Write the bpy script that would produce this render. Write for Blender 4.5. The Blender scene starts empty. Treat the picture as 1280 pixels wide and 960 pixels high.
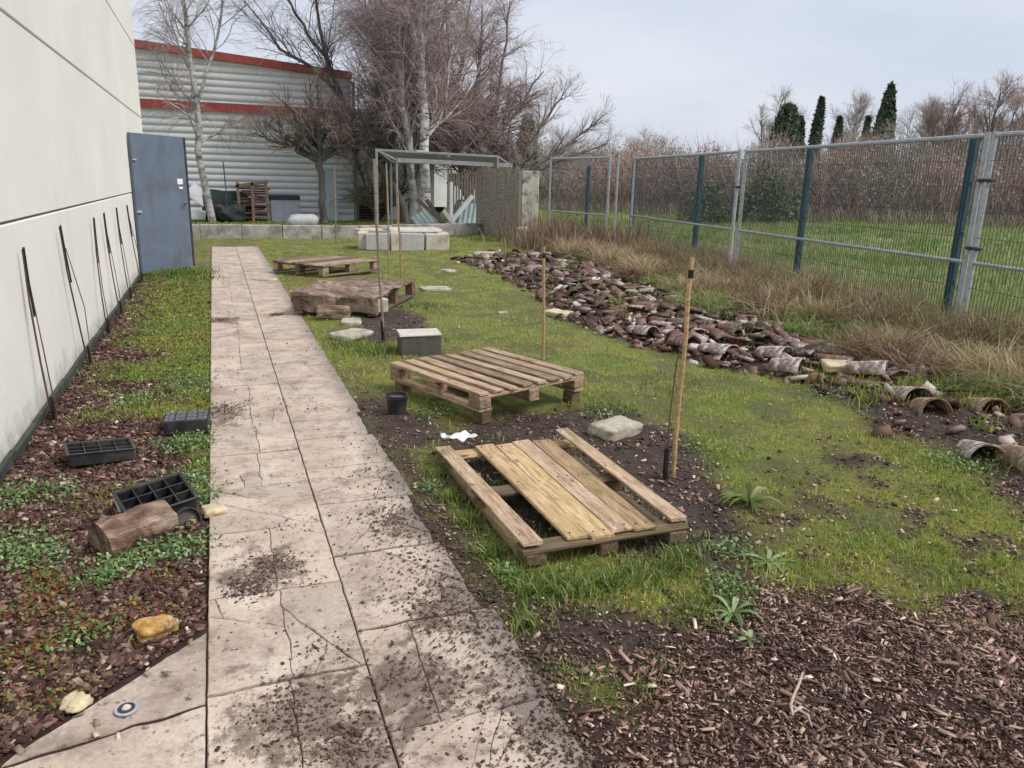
import bpy, math, random
import numpy as np
from mathutils import Vector, Matrix, Euler
random.seed(7); RNG = np.random.default_rng(7)
scene = bpy.context.scene; COL = scene.collection
R_ = math.radians

# ------------------------------------------------------------------ camera
YAW, PITCH, ROLL = R_(21.0), R_(14.8), R_(1.5)
fwd = Vector((math.sin(YAW)*math.cos(PITCH), math.cos(YAW)*math.cos(PITCH), -math.sin(PITCH)))
rgt = Vector((math.cos(YAW), -math.sin(YAW), 0)); up = rgt.cross(fwd)
Rv = rgt*math.cos(ROLL)+up*math.sin(ROLL); Uv = -rgt*math.sin(ROLL)+up*math.cos(ROLL)
cam_d = bpy.data.cameras.new('camera'); cam = bpy.data.objects.new('camera', cam_d); COL.objects.link(cam)
m = Matrix((Rv, Uv, -fwd)).transposed().to_4x4(); m.translation = Vector((0, 0, 1.5)); cam.matrix_world = m
cam_d.sensor_width = 36; cam_d.lens = 27; cam_d.clip_end = 2000; cam_d.clip_start = 0.05
scene.camera = cam

# ------------------------------------------------------------------ world, sun, exposure
SUN_EL, SUN_AZ = R_(50), R_(125)      # azimuth measured from +Y towards +X
w = bpy.data.worlds.new("World"); scene.world = w; w.use_nodes = True
nt = w.node_tree; nt.nodes.clear()
out = nt.nodes.new('ShaderNodeOutputWorld'); bg = nt.nodes.new('ShaderNodeBackground'); bg.inputs[1].default_value = 0.10
sky = nt.nodes.new('ShaderNodeTexSky'); sky.sky_type = 'NISHITA'; sky.sun_disc = False
sky.sun_elevation = SUN_EL; sky.sun_rotation = SUN_AZ; sky.dust_density = 4; sky.air_density = 1.2
tc = nt.nodes.new('ShaderNodeTexCoord')
mp = nt.nodes.new('ShaderNodeMapping'); mp.inputs['Scale'].default_value = (1.2, 1.2, 4.0)
nz = nt.nodes.new('ShaderNodeTexNoise'); nz.inputs['Scale'].default_value = 1.6; nz.inputs['Detail'].default_value = 5; nz.inputs['Roughness'].default_value = .55
cr = nt.nodes.new('ShaderNodeValToRGB')
cr.color_ramp.elements[0].position = .33; cr.color_ramp.elements[0].color = (3.1, 3.4, 4.05, 1)
cr.color_ramp.elements[1].position = .68; cr.color_ramp.elements[1].color = (3.95, 4.1, 4.5, 1)
mx = nt.nodes.new('ShaderNodeMix'); mx.data_type = 'RGBA'; mx.inputs[0].default_value = .93
nt.links.new(tc.outputs['Generated'], mp.inputs[0]); nt.links.new(mp.outputs[0], nz.inputs['Vector'])
nt.links.new(nz.outputs[0], cr.inputs[0]); nt.links.new(sky.outputs[0], mx.inputs[6]); nt.links.new(cr.outputs[0], mx.inputs[7])
nt.links.new(mx.outputs[2], bg.inputs[0]); nt.links.new(bg.outputs[0], out.inputs[0])
sl = bpy.data.lights.new('sun', 'SUN'); sl.energy = 1.5; sl.angle = R_(25); sl.color = (1, .97, .92)
so = bpy.data.objects.new('sun', sl); COL.objects.link(so)
sd = Vector((math.sin(SUN_AZ)*math.cos(SUN_EL), math.cos(SUN_AZ)*math.cos(SUN_EL), math.sin(SUN_EL)))
so.rotation_euler = sd.to_track_quat('Z', 'Y').to_euler(); so.location = (5, -5, 20)
scene.view_settings.view_transform = 'Standard'; scene.view_settings.look = 'None'
scene.view_settings.exposure = 1.05; scene.view_settings.gamma = 1
scene.render.resolution_x = 1024; scene.render.resolution_y = 768

# ------------------------------------------------------------------ numpy noise
def _hash(ix, iy, s):
    n = (ix.astype(np.int64)*374761393 + iy.astype(np.int64)*668265263 + s*974711) & 0x7fffffff
    n = ((n ^ (n >> 13))*1274126177) & 0x7fffffff
    return ((n ^ (n >> 16)) & 0xffff)/65535.0
def vn(x, y, s=0):
    x = np.asarray(x, float); y = np.asarray(y, float)
    ix = np.floor(x); iy = np.floor(y); fx = x-ix; fy = y-iy; fx = fx*fx*(3-2*fx); fy = fy*fy*(3-2*fy)
    a = _hash(ix, iy, s); b = _hash(ix+1, iy, s); c = _hash(ix, iy+1, s); d = _hash(ix+1, iy+1, s)
    return (a*(1-fx)+b*fx)*(1-fy)+(c*(1-fx)+d*fx)*fy
def fbm(x, y, s=0, o=4):
    t = 0; a = .5; tot = 0
    for i in range(o):
        t = t+a*vn(np.asarray(x)*2**i, np.asarray(y)*2**i, s+i*17); tot += a; a *= .5
    return t/tot
def ss(a, b, x): t = np.clip((np.asarray(x)-a)/(b-a), 0, 1); return t*t*(3-2*t)
def pdist(x, y, poly):
    """signed distance to polygon, positive inside"""
    x = np.asarray(x, float); y = np.asarray(y, float)
    ins = np.zeros(x.shape, bool); dm = np.full(x.shape, 1e9); n = len(poly)
    for i in range(n):
        x0, y0 = poly[i]; x1, y1 = poly[(i+1) % n]
        c = ((y0 > y) != (y1 > y)) & (x < (x1-x0)*(y-y0)/((y1-y0) if y1 != y0 else 1e-9)+x0); ins ^= c
        dx, dy = x1-x0, y1-y0; t = np.clip(((x-x0)*dx+(y-y0)*dy)/(dx*dx+dy*dy+1e-12), 0, 1)
        dm = np.minimum(dm, np.hypot(x-x0-t*dx, y-y0-t*dy))
    return np.where(ins, dm, -dm)

# ------------------------------------------------------------------ zones of the ground
TILE_OUT = [(4.15,14.2),(4.35,11.8),(4.0,9.6),(3.80,8.60),(3.5,7.73),(3.56,6.65),(3.81,6.02),(3.98,5.39),(4.17,4.99),(4.28,4.64),(4.20,4.13),(3.84,3.48),(3.95,3.1),(3.85,2.78),(3.51,2.28)]
TILE_IN = [(5.6,2.2),(5.40,3.68),(5.10,4.47),(5.18,5.17),(5.67,6.35),(6.03,8.83),(6.24,11.50),(7.0,13.9),(5.23,14.9)]
TILE_POLY = TILE_OUT+TILE_IN
SOIL = [[(1.15,4.2),(1.68,4.62),(2.5,4.55),(2.72,4.05),(2.46,3.38),(2.15,2.75),(1.9,2.3),(1.6,2.6),(1.0,2.9)],
        [(0.8,2.5),(1.2,2.3),(1.45,1.95),(1.25,1.8),(0.85,1.95)],
        [(1.31,8.30),(1.99,8.98),(2.2,8.2),(1.53,6.95),(1.18,7.03)],
        [(3.22,3.2),(3.42,3.22),(3.5,3.1),(3.4,3.02),(3.22,3.05)],[(2.6,2.75),(2.68,2.8),(2.76,2.74),(2.68,2.68)],
        [(0.8,5.1),(1.1,5.2),(1.3,4.2),(0.85,4.1)]]
CHIPS = [(1.75,2.2),(2.20,2.0),(2.4,1.75),(2.9,1.6),(3.6,1.0),(3.2,0.2),(0.6,.2),(0.80,1.5),(1.0,1.65),(1.31,1.83)]
def fencex(y): return 6.88+.17*(np.asarray(y)-5.55)
def zones(x, y):
    n1 = fbm(x*1.7, y*1.7, 3); n2 = fbm(x*6, y*6, 5)
    jit = (n1-.5)*.55+(n2-.5)*.28
    bed = ss(-.10, -.16, x)*ss(-1.3, -1.2, x)*ss(13.6, 12.8, y)
    bed = bed*1.0
    path = ((x > -.12) & (x < .8) & (y < 17.6))
    tile = ss(-.12, .12, pdist(x, y, TILE_POLY)+jit*.4)
    soil = tile*0
    for p in SOIL: soil = np.maximum(soil, ss(-.12, .12, pdist(x, y, p)+jit*.6))
    # dirt margin next to the path
    soil = np.maximum(soil, ss(.16, .02, np.abs(x-.88)+jit*.35)*ss(6.5, 4.5, y)*.9)
    soil = np.maximum(soil, ss(.60, .70, n2*.6+n1*.4)*ss(4.5, 2.5, y)*.8*(x > .8))
    soil = np.maximum(soil, tile)
    chips = ss(-.15, .12, pdist(x, y, CHIPS)+jit*.7)
    dry = ss(1.1, .1, np.abs(x-(fencex(y)-.45))+(n1-.5)*1.2)*ss(16.5, 15, y)*(1-tile)
    dry = np.maximum(dry, ss(1.0, .3, np.hypot((x-7.4)/1.2, (y-16.3)/2.2)+(n1-.5)*.6))
    field = ss(-.3, .6, x-fencex(y)+(n1-.5)*.6)
    field = np.maximum(field, ss(23, 26, y)*(x > 9)); field = np.maximum(field, ss(40, 60, y)); field = np.maximum(field, ss(-15, -30, x))
    gravel = ss(20.2, 20.6, y)*(1-ss(9.5, 12, x))*ss(60, 40, y)*ss(-30, -15, x)
    bedgreen = bed*np.clip(ss(5.4, 7.6, y+(n1-.5)*4.0+(x+.55)*5.0)+ss(.55,.62,n1)*ss(3.4,4.6,y)*.6, 0, 1)*(.45+.55*ss(-1.05, -.55, x+(n2-.5)*.3))
    lawn = (1-np.clip(soil+chips, 0, 1))*(x > .8)*(1-gravel)
    lawn = np.maximum(lawn, bedgreen)
    lawn = np.maximum(lawn, ((x < .8) & (y > 13.0) & (y < 20.3))*.8)
    return dict(bed=bed, path=path, soil=soil, chips=chips, dry=dry, field=field, gravel=gravel, lawn=np.clip(lawn, 0, 1), tile=tile, bedgreen=bedgreen)
def height(x, y):
    x = np.asarray(x, float); y = np.asarray(y, float)
    z = (fbm(x*.9, y*.9, 11)-.5)*.07*ss(.85, 1.6, x)+(fbm(x*5, y*5, 12)-.5)*.03
    z = z+(fbm(x*14, y*14, 13, 3)-.5)*.018
    inpath = ss(-.22, -.14, x)*ss(.90, .80, x)*(y < 17.7)
    z = z*(1-inpath)-.009*inpath
    z = z-.015*(x < -.12)
    d = pdist(x, y, TILE_POLY)
    z = z+.10*ss(-.1, .5, d)
    z = z+.12*ss(1.0, .0, np.abs(x-fencex(y)))*ss(18, 14, y)
    tri = pdist(x, y, [(-.08, 2.62), (-1.4, 1.35), (-1.4, -1), (-.08, -1)])
    ti = ss(-.05, .02, tri); z = z*(1-ti)-.009*ti
    z = z+(.045*ss(.16, .0, np.hypot(x-3.35, (y-3.12)*1.3))+.03*ss(.12, 0, np.hypot(x-2.68, y-2.74)))*(.6+.8*fbm(x*22, y*22, 15, 3))
    far = ss(9, 14, x)
    z = z+far*(fbm(x*.15, y*.15, 21)-.45)*.5
    return z
def hz(x, y): return float(height(np.array([x]), np.array([y]))[0])

# ------------------------------------------------------------------ materials
def new_mat(name):
    m = bpy.data.materials.new(name); m.use_nodes = True; nt = m.node_tree
    b = nt.nodes['Principled BSDF']; b.inputs['Specular IOR Level'].default_value = .25
    return m, nt, b
def ramp(nt, stops, fac, interp='LINEAR'):
    r = nt.nodes.new('ShaderNodeValToRGB'); r.color_ramp.interpolation = interp
    e = r.color_ramp.elements
    while len(e) > 1: e.remove(e[0])
    e[0].position = stops[0][0]; e[0].color = (*stops[0][1], 1)
    for p, c in stops[1:]:
        q = e.new(p); q.color = (*c, 1)
    nt.links.new(fac, r.inputs[0]); return r.outputs[0]
def noise(nt, vec, scale, detail=5, rough=.6, stretch=None):
    if stretch:
        mm = nt.nodes.new('ShaderNodeMapping'); mm.inputs['Scale'].default_value = stretch
        nt.links.new(vec, mm.inputs[0]); vec = mm.outputs[0]
    n = nt.nodes.new('ShaderNodeTexNoise'); n.inputs['Scale'].default_value = scale; n.inputs['Detail'].default_value = detail
    n.inputs['Roughness'].default_value = rough
    nt.links.new(vec, n.inputs['Vector']); return n.outputs[0]
def coord(nt, kind='Object'):
    if kind == 'World': return nt.nodes.new('ShaderNodeNewGeometry').outputs['Position']
    return nt.nodes.new('ShaderNodeTexCoord').outputs[kind]
def mix(nt, a, b, f, mode='MIX'):
    m = nt.nodes.new('ShaderNodeMix'); m.data_type = 'RGBA'; m.blend_type = mode
    for s, v in ((m.inputs[6], a), (m.inputs[7], b), (m.inputs[0], f)):
        if hasattr(v, 'is_linked') or hasattr(v, 'links'): nt.links.new(v, s)
        elif isinstance(v, (tuple, list)): s.default_value = (*v, 1)
        else: s.default_value = v
    return m.outputs[2]
def math_(nt, op, a, b=None, clamp=False):
    m = nt.nodes.new('ShaderNodeMath'); m.operation = op; m.use_clamp = clamp
    for s, v in ((m.inputs[0], a), (m.inputs[1], b)):
        if v is None: continue
        if hasattr(v, 'links'): nt.links.new(v, s)
        else: s.default_value = v
    return m.outputs[0]
def bump(nt, b, h, strength=.5, dist=.01):
    bp = nt.nodes.new('ShaderNodeBump'); bp.inputs['Strength'].default_value = strength; bp.inputs['Distance'].default_value = dist
    nt.links.new(h, bp.inputs['Height']); nt.links.new(bp.outputs[0], b.inputs['Normal'])
def simple(name, stops, scale=8, detail=5, stretch=None, rough=.8, bmp=.4, bd=.005, kind='Object', spec=.25, metal=0, dirt=None, dscale=3):
    m, nt, b = new_mat(name); v = coord(nt, kind)
    n = noise(nt, v, scale, detail, .62, stretch); c = ramp(nt, stops, n)
    if dirt:
        d = noise(nt, v, dscale, 6, .7); dm = ramp(nt, [(.48, (0, 0, 0)), (.66, (1, 1, 1))], d); c = mix(nt, c, dirt, dm)
    nt.links.new(c, b.inputs['Base Color']); b.inputs['Roughness'].default_value = rough
    b.inputs['Specular IOR Level'].default_value = spec; b.inputs['Metallic'].default_value = metal
    if bmp: bump(nt, b, noise(nt, v, scale*3, 6, .7, stretch), bmp, bd)
    return m
def island(name, stops, rough=.7, patch=None, pscale=.8, spec=.2, interp='LINEAR', trans=0, gain=1.0):
    """every loose piece gets its own colour from the ramp; patch = second ramp blended by world-space noise"""
    m, nt, b = new_mat(name); g = nt.nodes.new('ShaderNodeNewGeometry')
    stops = [(p, tuple(min(v*gain, .9) for v in q)) for p, q in stops]
    if patch: patch = [(p, tuple(min(v*gain, .9) for v in q)) for p, q in patch]
    c = ramp(nt, stops, g.outputs['Random Per Island'], interp)
    if patch:
        c2 = ramp(nt, patch, g.outputs['Random Per Island'], interp)
        n = noise(nt, g.outputs['Position'], pscale, 4, .6); f = ramp(nt, [(.42, (0, 0, 0)), (.58, (1, 1, 1))], n)
        c = mix(nt, c, c2, f)
    nt.links.new(c, b.inputs['Base Color']); b.inputs['Roughness'].default_value = rough; b.inputs['Specular IOR Level'].default_value = spec
    if trans:
        tr = nt.nodes.new('ShaderNodeBsdfTranslucent'); nt.links.new(c, tr.inputs[0])
        ms = nt.nodes.new('ShaderNodeMixShader'); ms.inputs[0].default_value = trans
        nt.links.new(b.outputs[0], ms.inputs[1]); nt.links.new(tr.outputs[0], ms.inputs[2]); nt.links.new(ms.outputs[0], nt.nodes['Material Output'].inputs[0])
    return m
def wood(name, dark, mid, light, scale=5, moss=None, kind='Object'):
    m, nt, b = new_mat(name); v = coord(nt, kind)
    oi = nt.nodes.new('ShaderNodeObjectInfo')
    off = nt.nodes.new('ShaderNodeVectorMath'); off.operation = 'ADD'; nt.links.new(v, off.inputs[0])
    cmb = nt.nodes.new('ShaderNodeCombineXYZ'); r10 = math_(nt, 'MULTIPLY', oi.outputs['Random'], 30.)
    for i in range(3): nt.links.new(r10, cmb.inputs[i])
    nt.links.new(cmb.outputs[0], off.inputs[1]); vv = off.outputs[0]
    n = noise(nt, vv, scale, 7, .65, (1.0, 12, 12)); c = ramp(nt, [(.25, dark), (.48, mid), (.72, light)], n)
    fine = noise(nt, vv, scale*5, 5, .75, (.5, 14, 14)); c = mix(nt, c, ramp(nt, [(.38, (.42,.36,.30)), (.52, (1, 1, 1))], fine), .85, 'MULTIPLY')
    kn = nt.nodes.new('ShaderNodeTexVoronoi'); kn.inputs['Scale'].default_value = 1; km = nt.nodes.new('ShaderNodeMapping'); km.inputs['Scale'].default_value = (5, 14, 14); nt.links.new(vv, km.inputs[0]); nt.links.new(km.outputs[0], kn.inputs['Vector'])
    c = mix(nt, c, tuple(v*.45 for v in dark), ramp(nt, [(.08, (.8,.8,.8)), (.16, (0, 0, 0))], kn.outputs['Distance']))
    st = noise(nt, vv, 4, 6, .7, (1, 2.5, 2.5)); c = mix(nt, c, dark, ramp(nt, [(.52, (0, 0, 0)), (.72, (.85, .85, .85))], st))
    if moss: 
        ms = noise(nt, vv, 2.5, 6, .7, (1, 2.5, 2.5)); c = mix(nt, c, moss, ramp(nt, [(.45, (0, 0, 0)), (.68, (.75, .75, .75))], ms))
    hs = nt.nodes.new('ShaderNodeHueSaturation'); nt.links.new(c, hs.inputs['Color'])
    nt.links.new(math_(nt, 'ADD', math_(nt, 'MULTIPLY', oi.outputs['Random'], .5), .75), hs.inputs['Value'])
    nt.links.new(hs.outputs[0], b.inputs['Base Color']); b.inputs['Roughness'].default_value = .72
    bump(nt, b, fine, .6, .004); return m

M = {}
M['render'] = simple('cream render', [(.3, (.69,.675,.63)), (.7, (.79,.775,.73))], 40, 8, None, .9, .6, .006, dirt=(.66,.645,.595), dscale=.9)
def render_mat():
    m, nt, b = new_mat('cream rough render'); v = coord(nt, 'World')
    n = noise(nt, v, .7, 6, .6); c = ramp(nt, [(.3, (.765,.745,.695)), (.7, (.85,.83,.785))], n)
    g = noise(nt, v, 90, 4, .8); c = mix(nt, c, ramp(nt, [(.3, (.80,.79,.77)), (.6, (1,1,1))], g), .8, 'MULTIPLY')
    st = noise(nt, v, 5, 5, .65, (1, 1, .07)); c = mix(nt, c, (.55,.535,.48), ramp(nt, [(.55, (0,0,0)), (.75, (.4,.4,.4))], st))
    sx = nt.nodes.new('ShaderNodeSeparateXYZ'); nt.links.new(v, sx.inputs[0]); a = noise(nt, v, 4, 6, .7)
    h = math_(nt, 'ADD', math_(nt, 'MULTIPLY', a, .7), math_(nt, 'MULTIPLY', sx.outputs[2], -1.1))
    c = mix(nt, c, (.36,.34,.26), ramp(nt, [(.14, (0,0,0)), (.36, (.8,.8,.8))], h))
    nt.links.new(c, b.inputs['Base Color']); b.inputs['Roughness'].default_value = .92; bump(nt, b, g, .8, .006); return m
M['render'] = render_mat()
M['joint'] = simple('joint sealant', [(.3, (.16,.13,.11)), (.7, (.24,.20,.17))], 20)
M['membrane'] = simple('black membrane', [(.3, (.03,.035,.03)), (.7, (.08,.09,.07))], 12)
M['door'] = simple('blue grey door', [(.3, (.115,.145,.19)), (.7, (.145,.178,.23))], 2.5, 6, None, .45, .05, dirt=(.10,.12,.15), dscale=2)
M['dooredge'] = simple('dark door edge', [(.3, (.02,.025,.035)), (.7, (.05,.055,.07))], 10, rough=.5)
M['white'] = simple('white surface', [(.3, (.66,.66,.66)), (.7, (.8,.8,.8))], 6, rough=.5, bmp=0)
M['black'] = simple('black plastic', [(.3, (.012,.013,.016)), (.7, (.03,.032,.036))], 9, rough=.42, spec=.5, bmp=.1, dirt=(.06,.05,.045), dscale=9)
M['blackgrey'] = simple('dusty grey plastic', [(.3, (.07,.075,.09)), (.7, (.14,.15,.17))], 14, rough=.5, spec=.4, bmp=.1)
M['clad'] = simple('light steel cladding', [(.3, (.80,.81,.80)), (.7, (.88,.88,.87))], 1.0, 6, (1, 1, .3), .55, 0)
M['red'] = simple('red metal trim', [(.3, (.40,.085,.065)), (.7, (.50,.12,.09))], 2, rough=.5, bmp=0)
M['maroon'] = simple('maroon shutter', [(.3, (.045,.018,.02)), (.7, (.075,.028,.03))], 2, rough=.5, bmp=0)
M['roofing'] = simple('grey roofing', [(.3, (.25,.25,.25)), (.7, (.35,.35,.35))], 2)
M['galv'] = simple('galvanised steel', [(.3, (.27,.30,.33)), (.7, (.46,.49,.52))], 18, 5, None, .5, .1, metal=.1, spec=.5)
M['wire'] = simple('steel wire', [(.3, (.06,.07,.08)), (.7, (.12,.135,.15))], 10, rough=.55, metal=.3, bmp=0)
M['bluepost'] = simple('blue green painted post', [(.3, (.010,.04,.058)), (.7, (.022,.075,.10))], 9, rough=.45, bmp=.1)
M['clamp'] = simple('dark clamp', [(.3, (.03,.04,.05)), (.7, (.07,.08,.1))], 20, rough=.5)
M['alu'] = simple('grey metal frame', [(.3, (.22,.22,.22)), (.7, (.34,.335,.33))], 10, rough=.5, metal=.3, bmp=0)
M['net'] = simple('netting', [(.3, (.25,.25,.25)), (.7, (.36,.36,.36))], 10, bmp=0)
M['concrete'] = simple('grey concrete', [(.25, (.24,.22,.20)), (.5, (.36,.34,.31)), (.75, (.50,.47,.43))], 5, 8, None, .9, .6, .01, dirt=(.13,.13,.09), dscale=2)
M['paleconc'] = simple('pale concrete block', [(.25, (.46,.42,.37)), (.75, (.68,.63,.57))], 8, 8, None, .9, .6, .008, dirt=(.30,.27,.20), dscale=4)
M['greyblock'] = simple('grey concrete block', [(.25, (.34,.34,.34)), (.75, (.50,.50,.49))], 8, 8, None, .9, .6, .008)
M['darkblock'] = simple('dark weathered block', [(.25, (.07,.06,.055)), (.75, (.13,.115,.105))], 10, 8, None, .9, .6, .008)
M['mossconc'] = simple('mossy pale panel', [(.3, (.34,.32,.26)), (.6, (.58,.55,.48)), (.8, (.70,.68,.61))], 3, 8, (1, 1, .5), .9, .6, .008, dirt=(.12,.11,.08), dscale=5)
M['stone'] = simple('pale stone', [(.25, (.30,.27,.21)), (.6, (.50,.46,.37)), (.8, (.62,.58,.48))], 9, 8, None, .85, .7, .008, dirt=(.2,.17,.12), dscale=7)
M['yellow'] = simple('yellow stone', [(.3, (.22,.11,.04)), (.45, (.50,.28,.08)), (.55, (.68,.45,.20)), (.68, (.75,.62,.42))], 22, 8, None, .8, .8, .012, dirt=(.2,.11,.05), dscale=13)
M['cream'] = simple('cream stone', [(.3, (.42,.33,.19)), (.7, (.68,.59,.42))], 14, 8, None, .8, .8, .01)
M['pal_grey'] = wood('weathered pallet wood', (.09,.06,.042), (.34,.24,.165), (.56,.43,.31))
M['pal_yel'] = wood('yellow mossy pallet wood', (.13,.08,.045), (.50,.35,.20), (.70,.53,.34), moss=(.38,.29,.11))
M['pal_pink'] = wood('pinkish pallet wood', (.13,.08,.055), (.48,.34,.235), (.68,.53,.41), moss=(.34,.27,.14))
M['pal_dark'] = wood('damp pallet wood', (.06,.045,.03), (.18,.125,.08), (.30,.22,.15), moss=(.12,.11,.04))
M['pal_old'] = wood('old brown pallet wood', (.06,.045,.04), (.17,.125,.10), (.30,.23,.19))
M['screen'] = wood('grey brown screen boards', (.13,.11,.09), (.27,.23,.19), (.38,.34,.29), kind='Generated')
M['stake'] = wood('stake wood', (.25,.15,.07), (.45,.30,.16), (.58,.42,.25))
M['stakegrey'] = wood('grey stake wood', (.14,.11,.08), (.32,.26,.20), (.46,.39,.31))
M['stem'] = simple('thin dark stem', [(.3, (.06,.035,.025)), (.7, (.16,.095,.06))], 15, stretch=(1, 1, .3))
M['canetip'] = simple('black tube', [(.3, (.012,.012,.012)), (.7, (.03,.028,.026))], 15)
M['jute'] = simple('brown sheet', [(.3, (.13,.085,.065)), (.5, (.26,.185,.15)), (.7, (.46,.38,.33))], 6, 8, (1, 1, 1), .9, .8, .02, dirt=(.09,.055,.04), dscale=8)
M['log'] = simple('split log', [(.28, (.05,.03,.022)), (.43, (.19,.115,.085)), (.54,(.34,.23,.17)), (.66, (.52,.43,.36))], 9, 9, (.6, 2.0, 2.0), .85, 1.0, .03)
M['terra'] = simple('weathered terracotta', [(.25, (.05,.025,.018)), (.44, (.14,.07,.052)), (.55, (.24,.15,.125)), (.66, (.56,.49,.45))], 13, 8, None, .85, .6, .008, dirt=(.06,.045,.035), dscale=8)
M['terra_white'] = simple('lichened terracotta', [(.30, (.08,.05,.04)), (.46, (.26,.19,.16)), (.60, (.74,.69,.64))], 10, 8, None, .85, .6, .008, dirt=(.10,.065,.05), dscale=7)
M['terra_dark'] = simple('dark mossed tile', [(.25, (.025,.016,.012)), (.50, (.075,.045,.036)), (.68, (.34,.29,.26))], 13, 8, None, .85, .6, .008, dirt=(.07,.075,.03), dscale=8)
M['terra_orange'] = simple('orange terracotta', [(.25, (.10,.055,.035)), (.45, (.24,.14,.085)), (.62, (.50,.40,.32))], 9, 8, None, .85, .6, .008, dirt=(.08,.05,.03), dscale=6)
M['birch'] = simple('birch bark', [(.36, (.07,.06,.055)), (.42, (.60,.58,.56)), (.6, (.86,.85,.83))], 3.5, 6, (1, 1, 3.5), .8, .3, dirt=(.14,.12,.11), dscale=2)
M['birch_grey'] = simple('grey birch bark', [(.30, (.08,.07,.06)), (.44, (.36,.34,.32)), (.7, (.62,.60,.57))], 3.5, 6, (1, 1, 2.5), .8, .3, dirt=(.12,.10,.09), dscale=3)
M['bark'] = simple('dark bark', [(.3, (.08,.07,.06)), (.7, (.19,.17,.15))], 6, 6, (1, 1, .4), .9, .5)
M['barkbrown'] = simple('brown bark', [(.3, (.12,.10,.085)), (.7, (.25,.21,.19))], 6, 6, (1, 1, .4), .9, .5)
def twigs(n, a, b, c): return island(n, [(0, a), (.5, b), (1, c)], .85, gain=2.6)
M['tw_red'] = twigs('reddish birch twigs', (.095,.070,.068), (.15,.113,.11), (.22,.175,.17))
M['tw_grey'] = twigs('grey twigs', (.09,.075,.07), (.16,.14,.13), (.26,.235,.225))
M['tw_brown'] = twigs('brown twigs', (.07,.05,.042), (.13,.095,.082), (.20,.155,.135))
M['tw_dark'] = twigs('dark twigs', (.05,.045,.042), (.09,.08,.075), (.15,.135,.125))
M['tw_olive'] = twigs('olive twigs', (.07,.065,.04), (.11,.10,.065), (.17,.15,.11))
M['scrub'] = island('winter scrub', [(0, (.10,.07,.06)), (.3, (.15,.105,.09)), (.6, (.19,.135,.115)), (.85, (.16,.135,.12)), (1, (.19,.16,.14))], .9,
                    patch=[(0, (.08,.075,.06)), (.5, (.13,.115,.095)), (1, (.17,.15,.13))], gain=2.7, pscale=.25)
M['reedy'] = island('pale dry stalks', [(0, (.22,.17,.12)), (.5, (.36,.29,.21)), (1, (.48,.40,.31))], .9)
M['cyp'] = island('cypress foliage', [(0, (.03,.045,.025)), (.5, (.05,.07,.042)), (1, (.085,.105,.065))], .85, gain=1.7)
M['bushgreen'] = island('dark green bush leaves', [(0, (.02,.03,.014)), (.5, (.04,.055,.025)), (1, (.09,.10,.055))], gain=2.6, rough=.8)
M['pine'] = island('dark pine foliage', [(0, (.02,.03,.018)), (.5, (.04,.05,.03)), (1, (.07,.08,.05))], gain=2.0, rough=.8)
M['grass'] = island('lawn grass', [(0, (.085,.12,.022)), (.35, (.13,.17,.030)), (.65, (.20,.225,.045)), (.85, (.29,.28,.07)), (1, (.42,.36,.17))], .65,
                    patch=[(0, (.075,.13,.025)), (.4, (.115,.19,.035)), (.8, (.18,.25,.05)), (.95, (.26,.27,.08)), (1, (.42,.38,.18))], pscale=1.1, gain=1.55, trans=.35)
M['moss'] = island('mossy sward', [(0, (.10,.105,.014)), (.4, (.18,.18,.022)), (.7, (.27,.25,.04)), (.9, (.34,.28,.08)), (1, (.42,.34,.18))], .8,
                   patch=[(0, (.055,.085,.014)), (.4, (.10,.135,.02)), (.8, (.17,.20,.032)), (1, (.30,.26,.10))], pscale=1.7, gain=2.1, trans=.3)
M['lush'] = island('lush grass', [(0, (.05,.08,.018)), (.45, (.11,.165,.035)), (.8, (.20,.25,.07)), (1, (.38,.36,.18))], .6, gain=1.25, trans=.35)
M['fieldgrass'] = island('field grass', [(0, (.07,.13,.03)), (.4, (.11,.19,.04)), (.75, (.18,.25,.06)), (1, (.36,.34,.18))], .7,
                         patch=[(0, (.10,.13,.04)), (.4, (.18,.20,.07)), (.8, (.30,.28,.14)), (1, (.42,.38,.24))], pscale=.35, gain=1.4, trans=.35)
M['drygrass'] = island('dry grass', [(0, (.08,.10,.035)), (.3, (.14,.17,.05)), (.55, (.25,.25,.09)), (.8, (.42,.33,.19)), (1, (.60,.50,.34))], .75,
                       patch=[(0, (.06,.075,.03)), (.3, (.12,.15,.05)), (.5, (.19,.22,.07)), (.7, (.26,.16,.10)), (1, (.46,.37,.24))], pscale=1.3, gain=1.15, trans=.3)
M['litterwood'] = simple('bleached twig', [(.3, (.30,.24,.18)), (.7, (.58,.50,.41))], 30)
M['nail'] = simple('rusty nail', [(.3, (.03,.018,.012)), (.7, (.09,.045,.025))], 30, bmp=0)
M['straw'] = island('straw tussock', [(0, (.25,.18,.10)), (.4, (.42,.31,.18)), (.8, (.58,.45,.28)), (1, (.70,.60,.42))], .75, trans=.3)
M['rustgrass'] = island('rust brown tussock', [(0, (.08,.05,.035)), (.4, (.19,.11,.075)), (.8, (.32,.20,.14)), (1, (.48,.35,.25))], .8, trans=.3)
M['mixgrass'] = island('mixed rough grass', [(0, (.10,.13,.04)), (.25, (.17,.22,.06)), (.45, (.26,.28,.10)), (.6, (.34,.25,.14)), (.8, (.28,.18,.11)), (1, (.55,.44,.28))], .75, patch=[(0, (.09,.06,.045)), (.3, (.24,.15,.10)), (.6, (.38,.27,.18)), (1, (.52,.42,.28))], pscale=1.0, trans=.3)
M['stalk'] = island('dead stalks', [(0, (.12,.07,.05)), (.4, (.24,.15,.11)), (.75, (.36,.24,.18)), (1, (.50,.40,.28))], .85)
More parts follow.
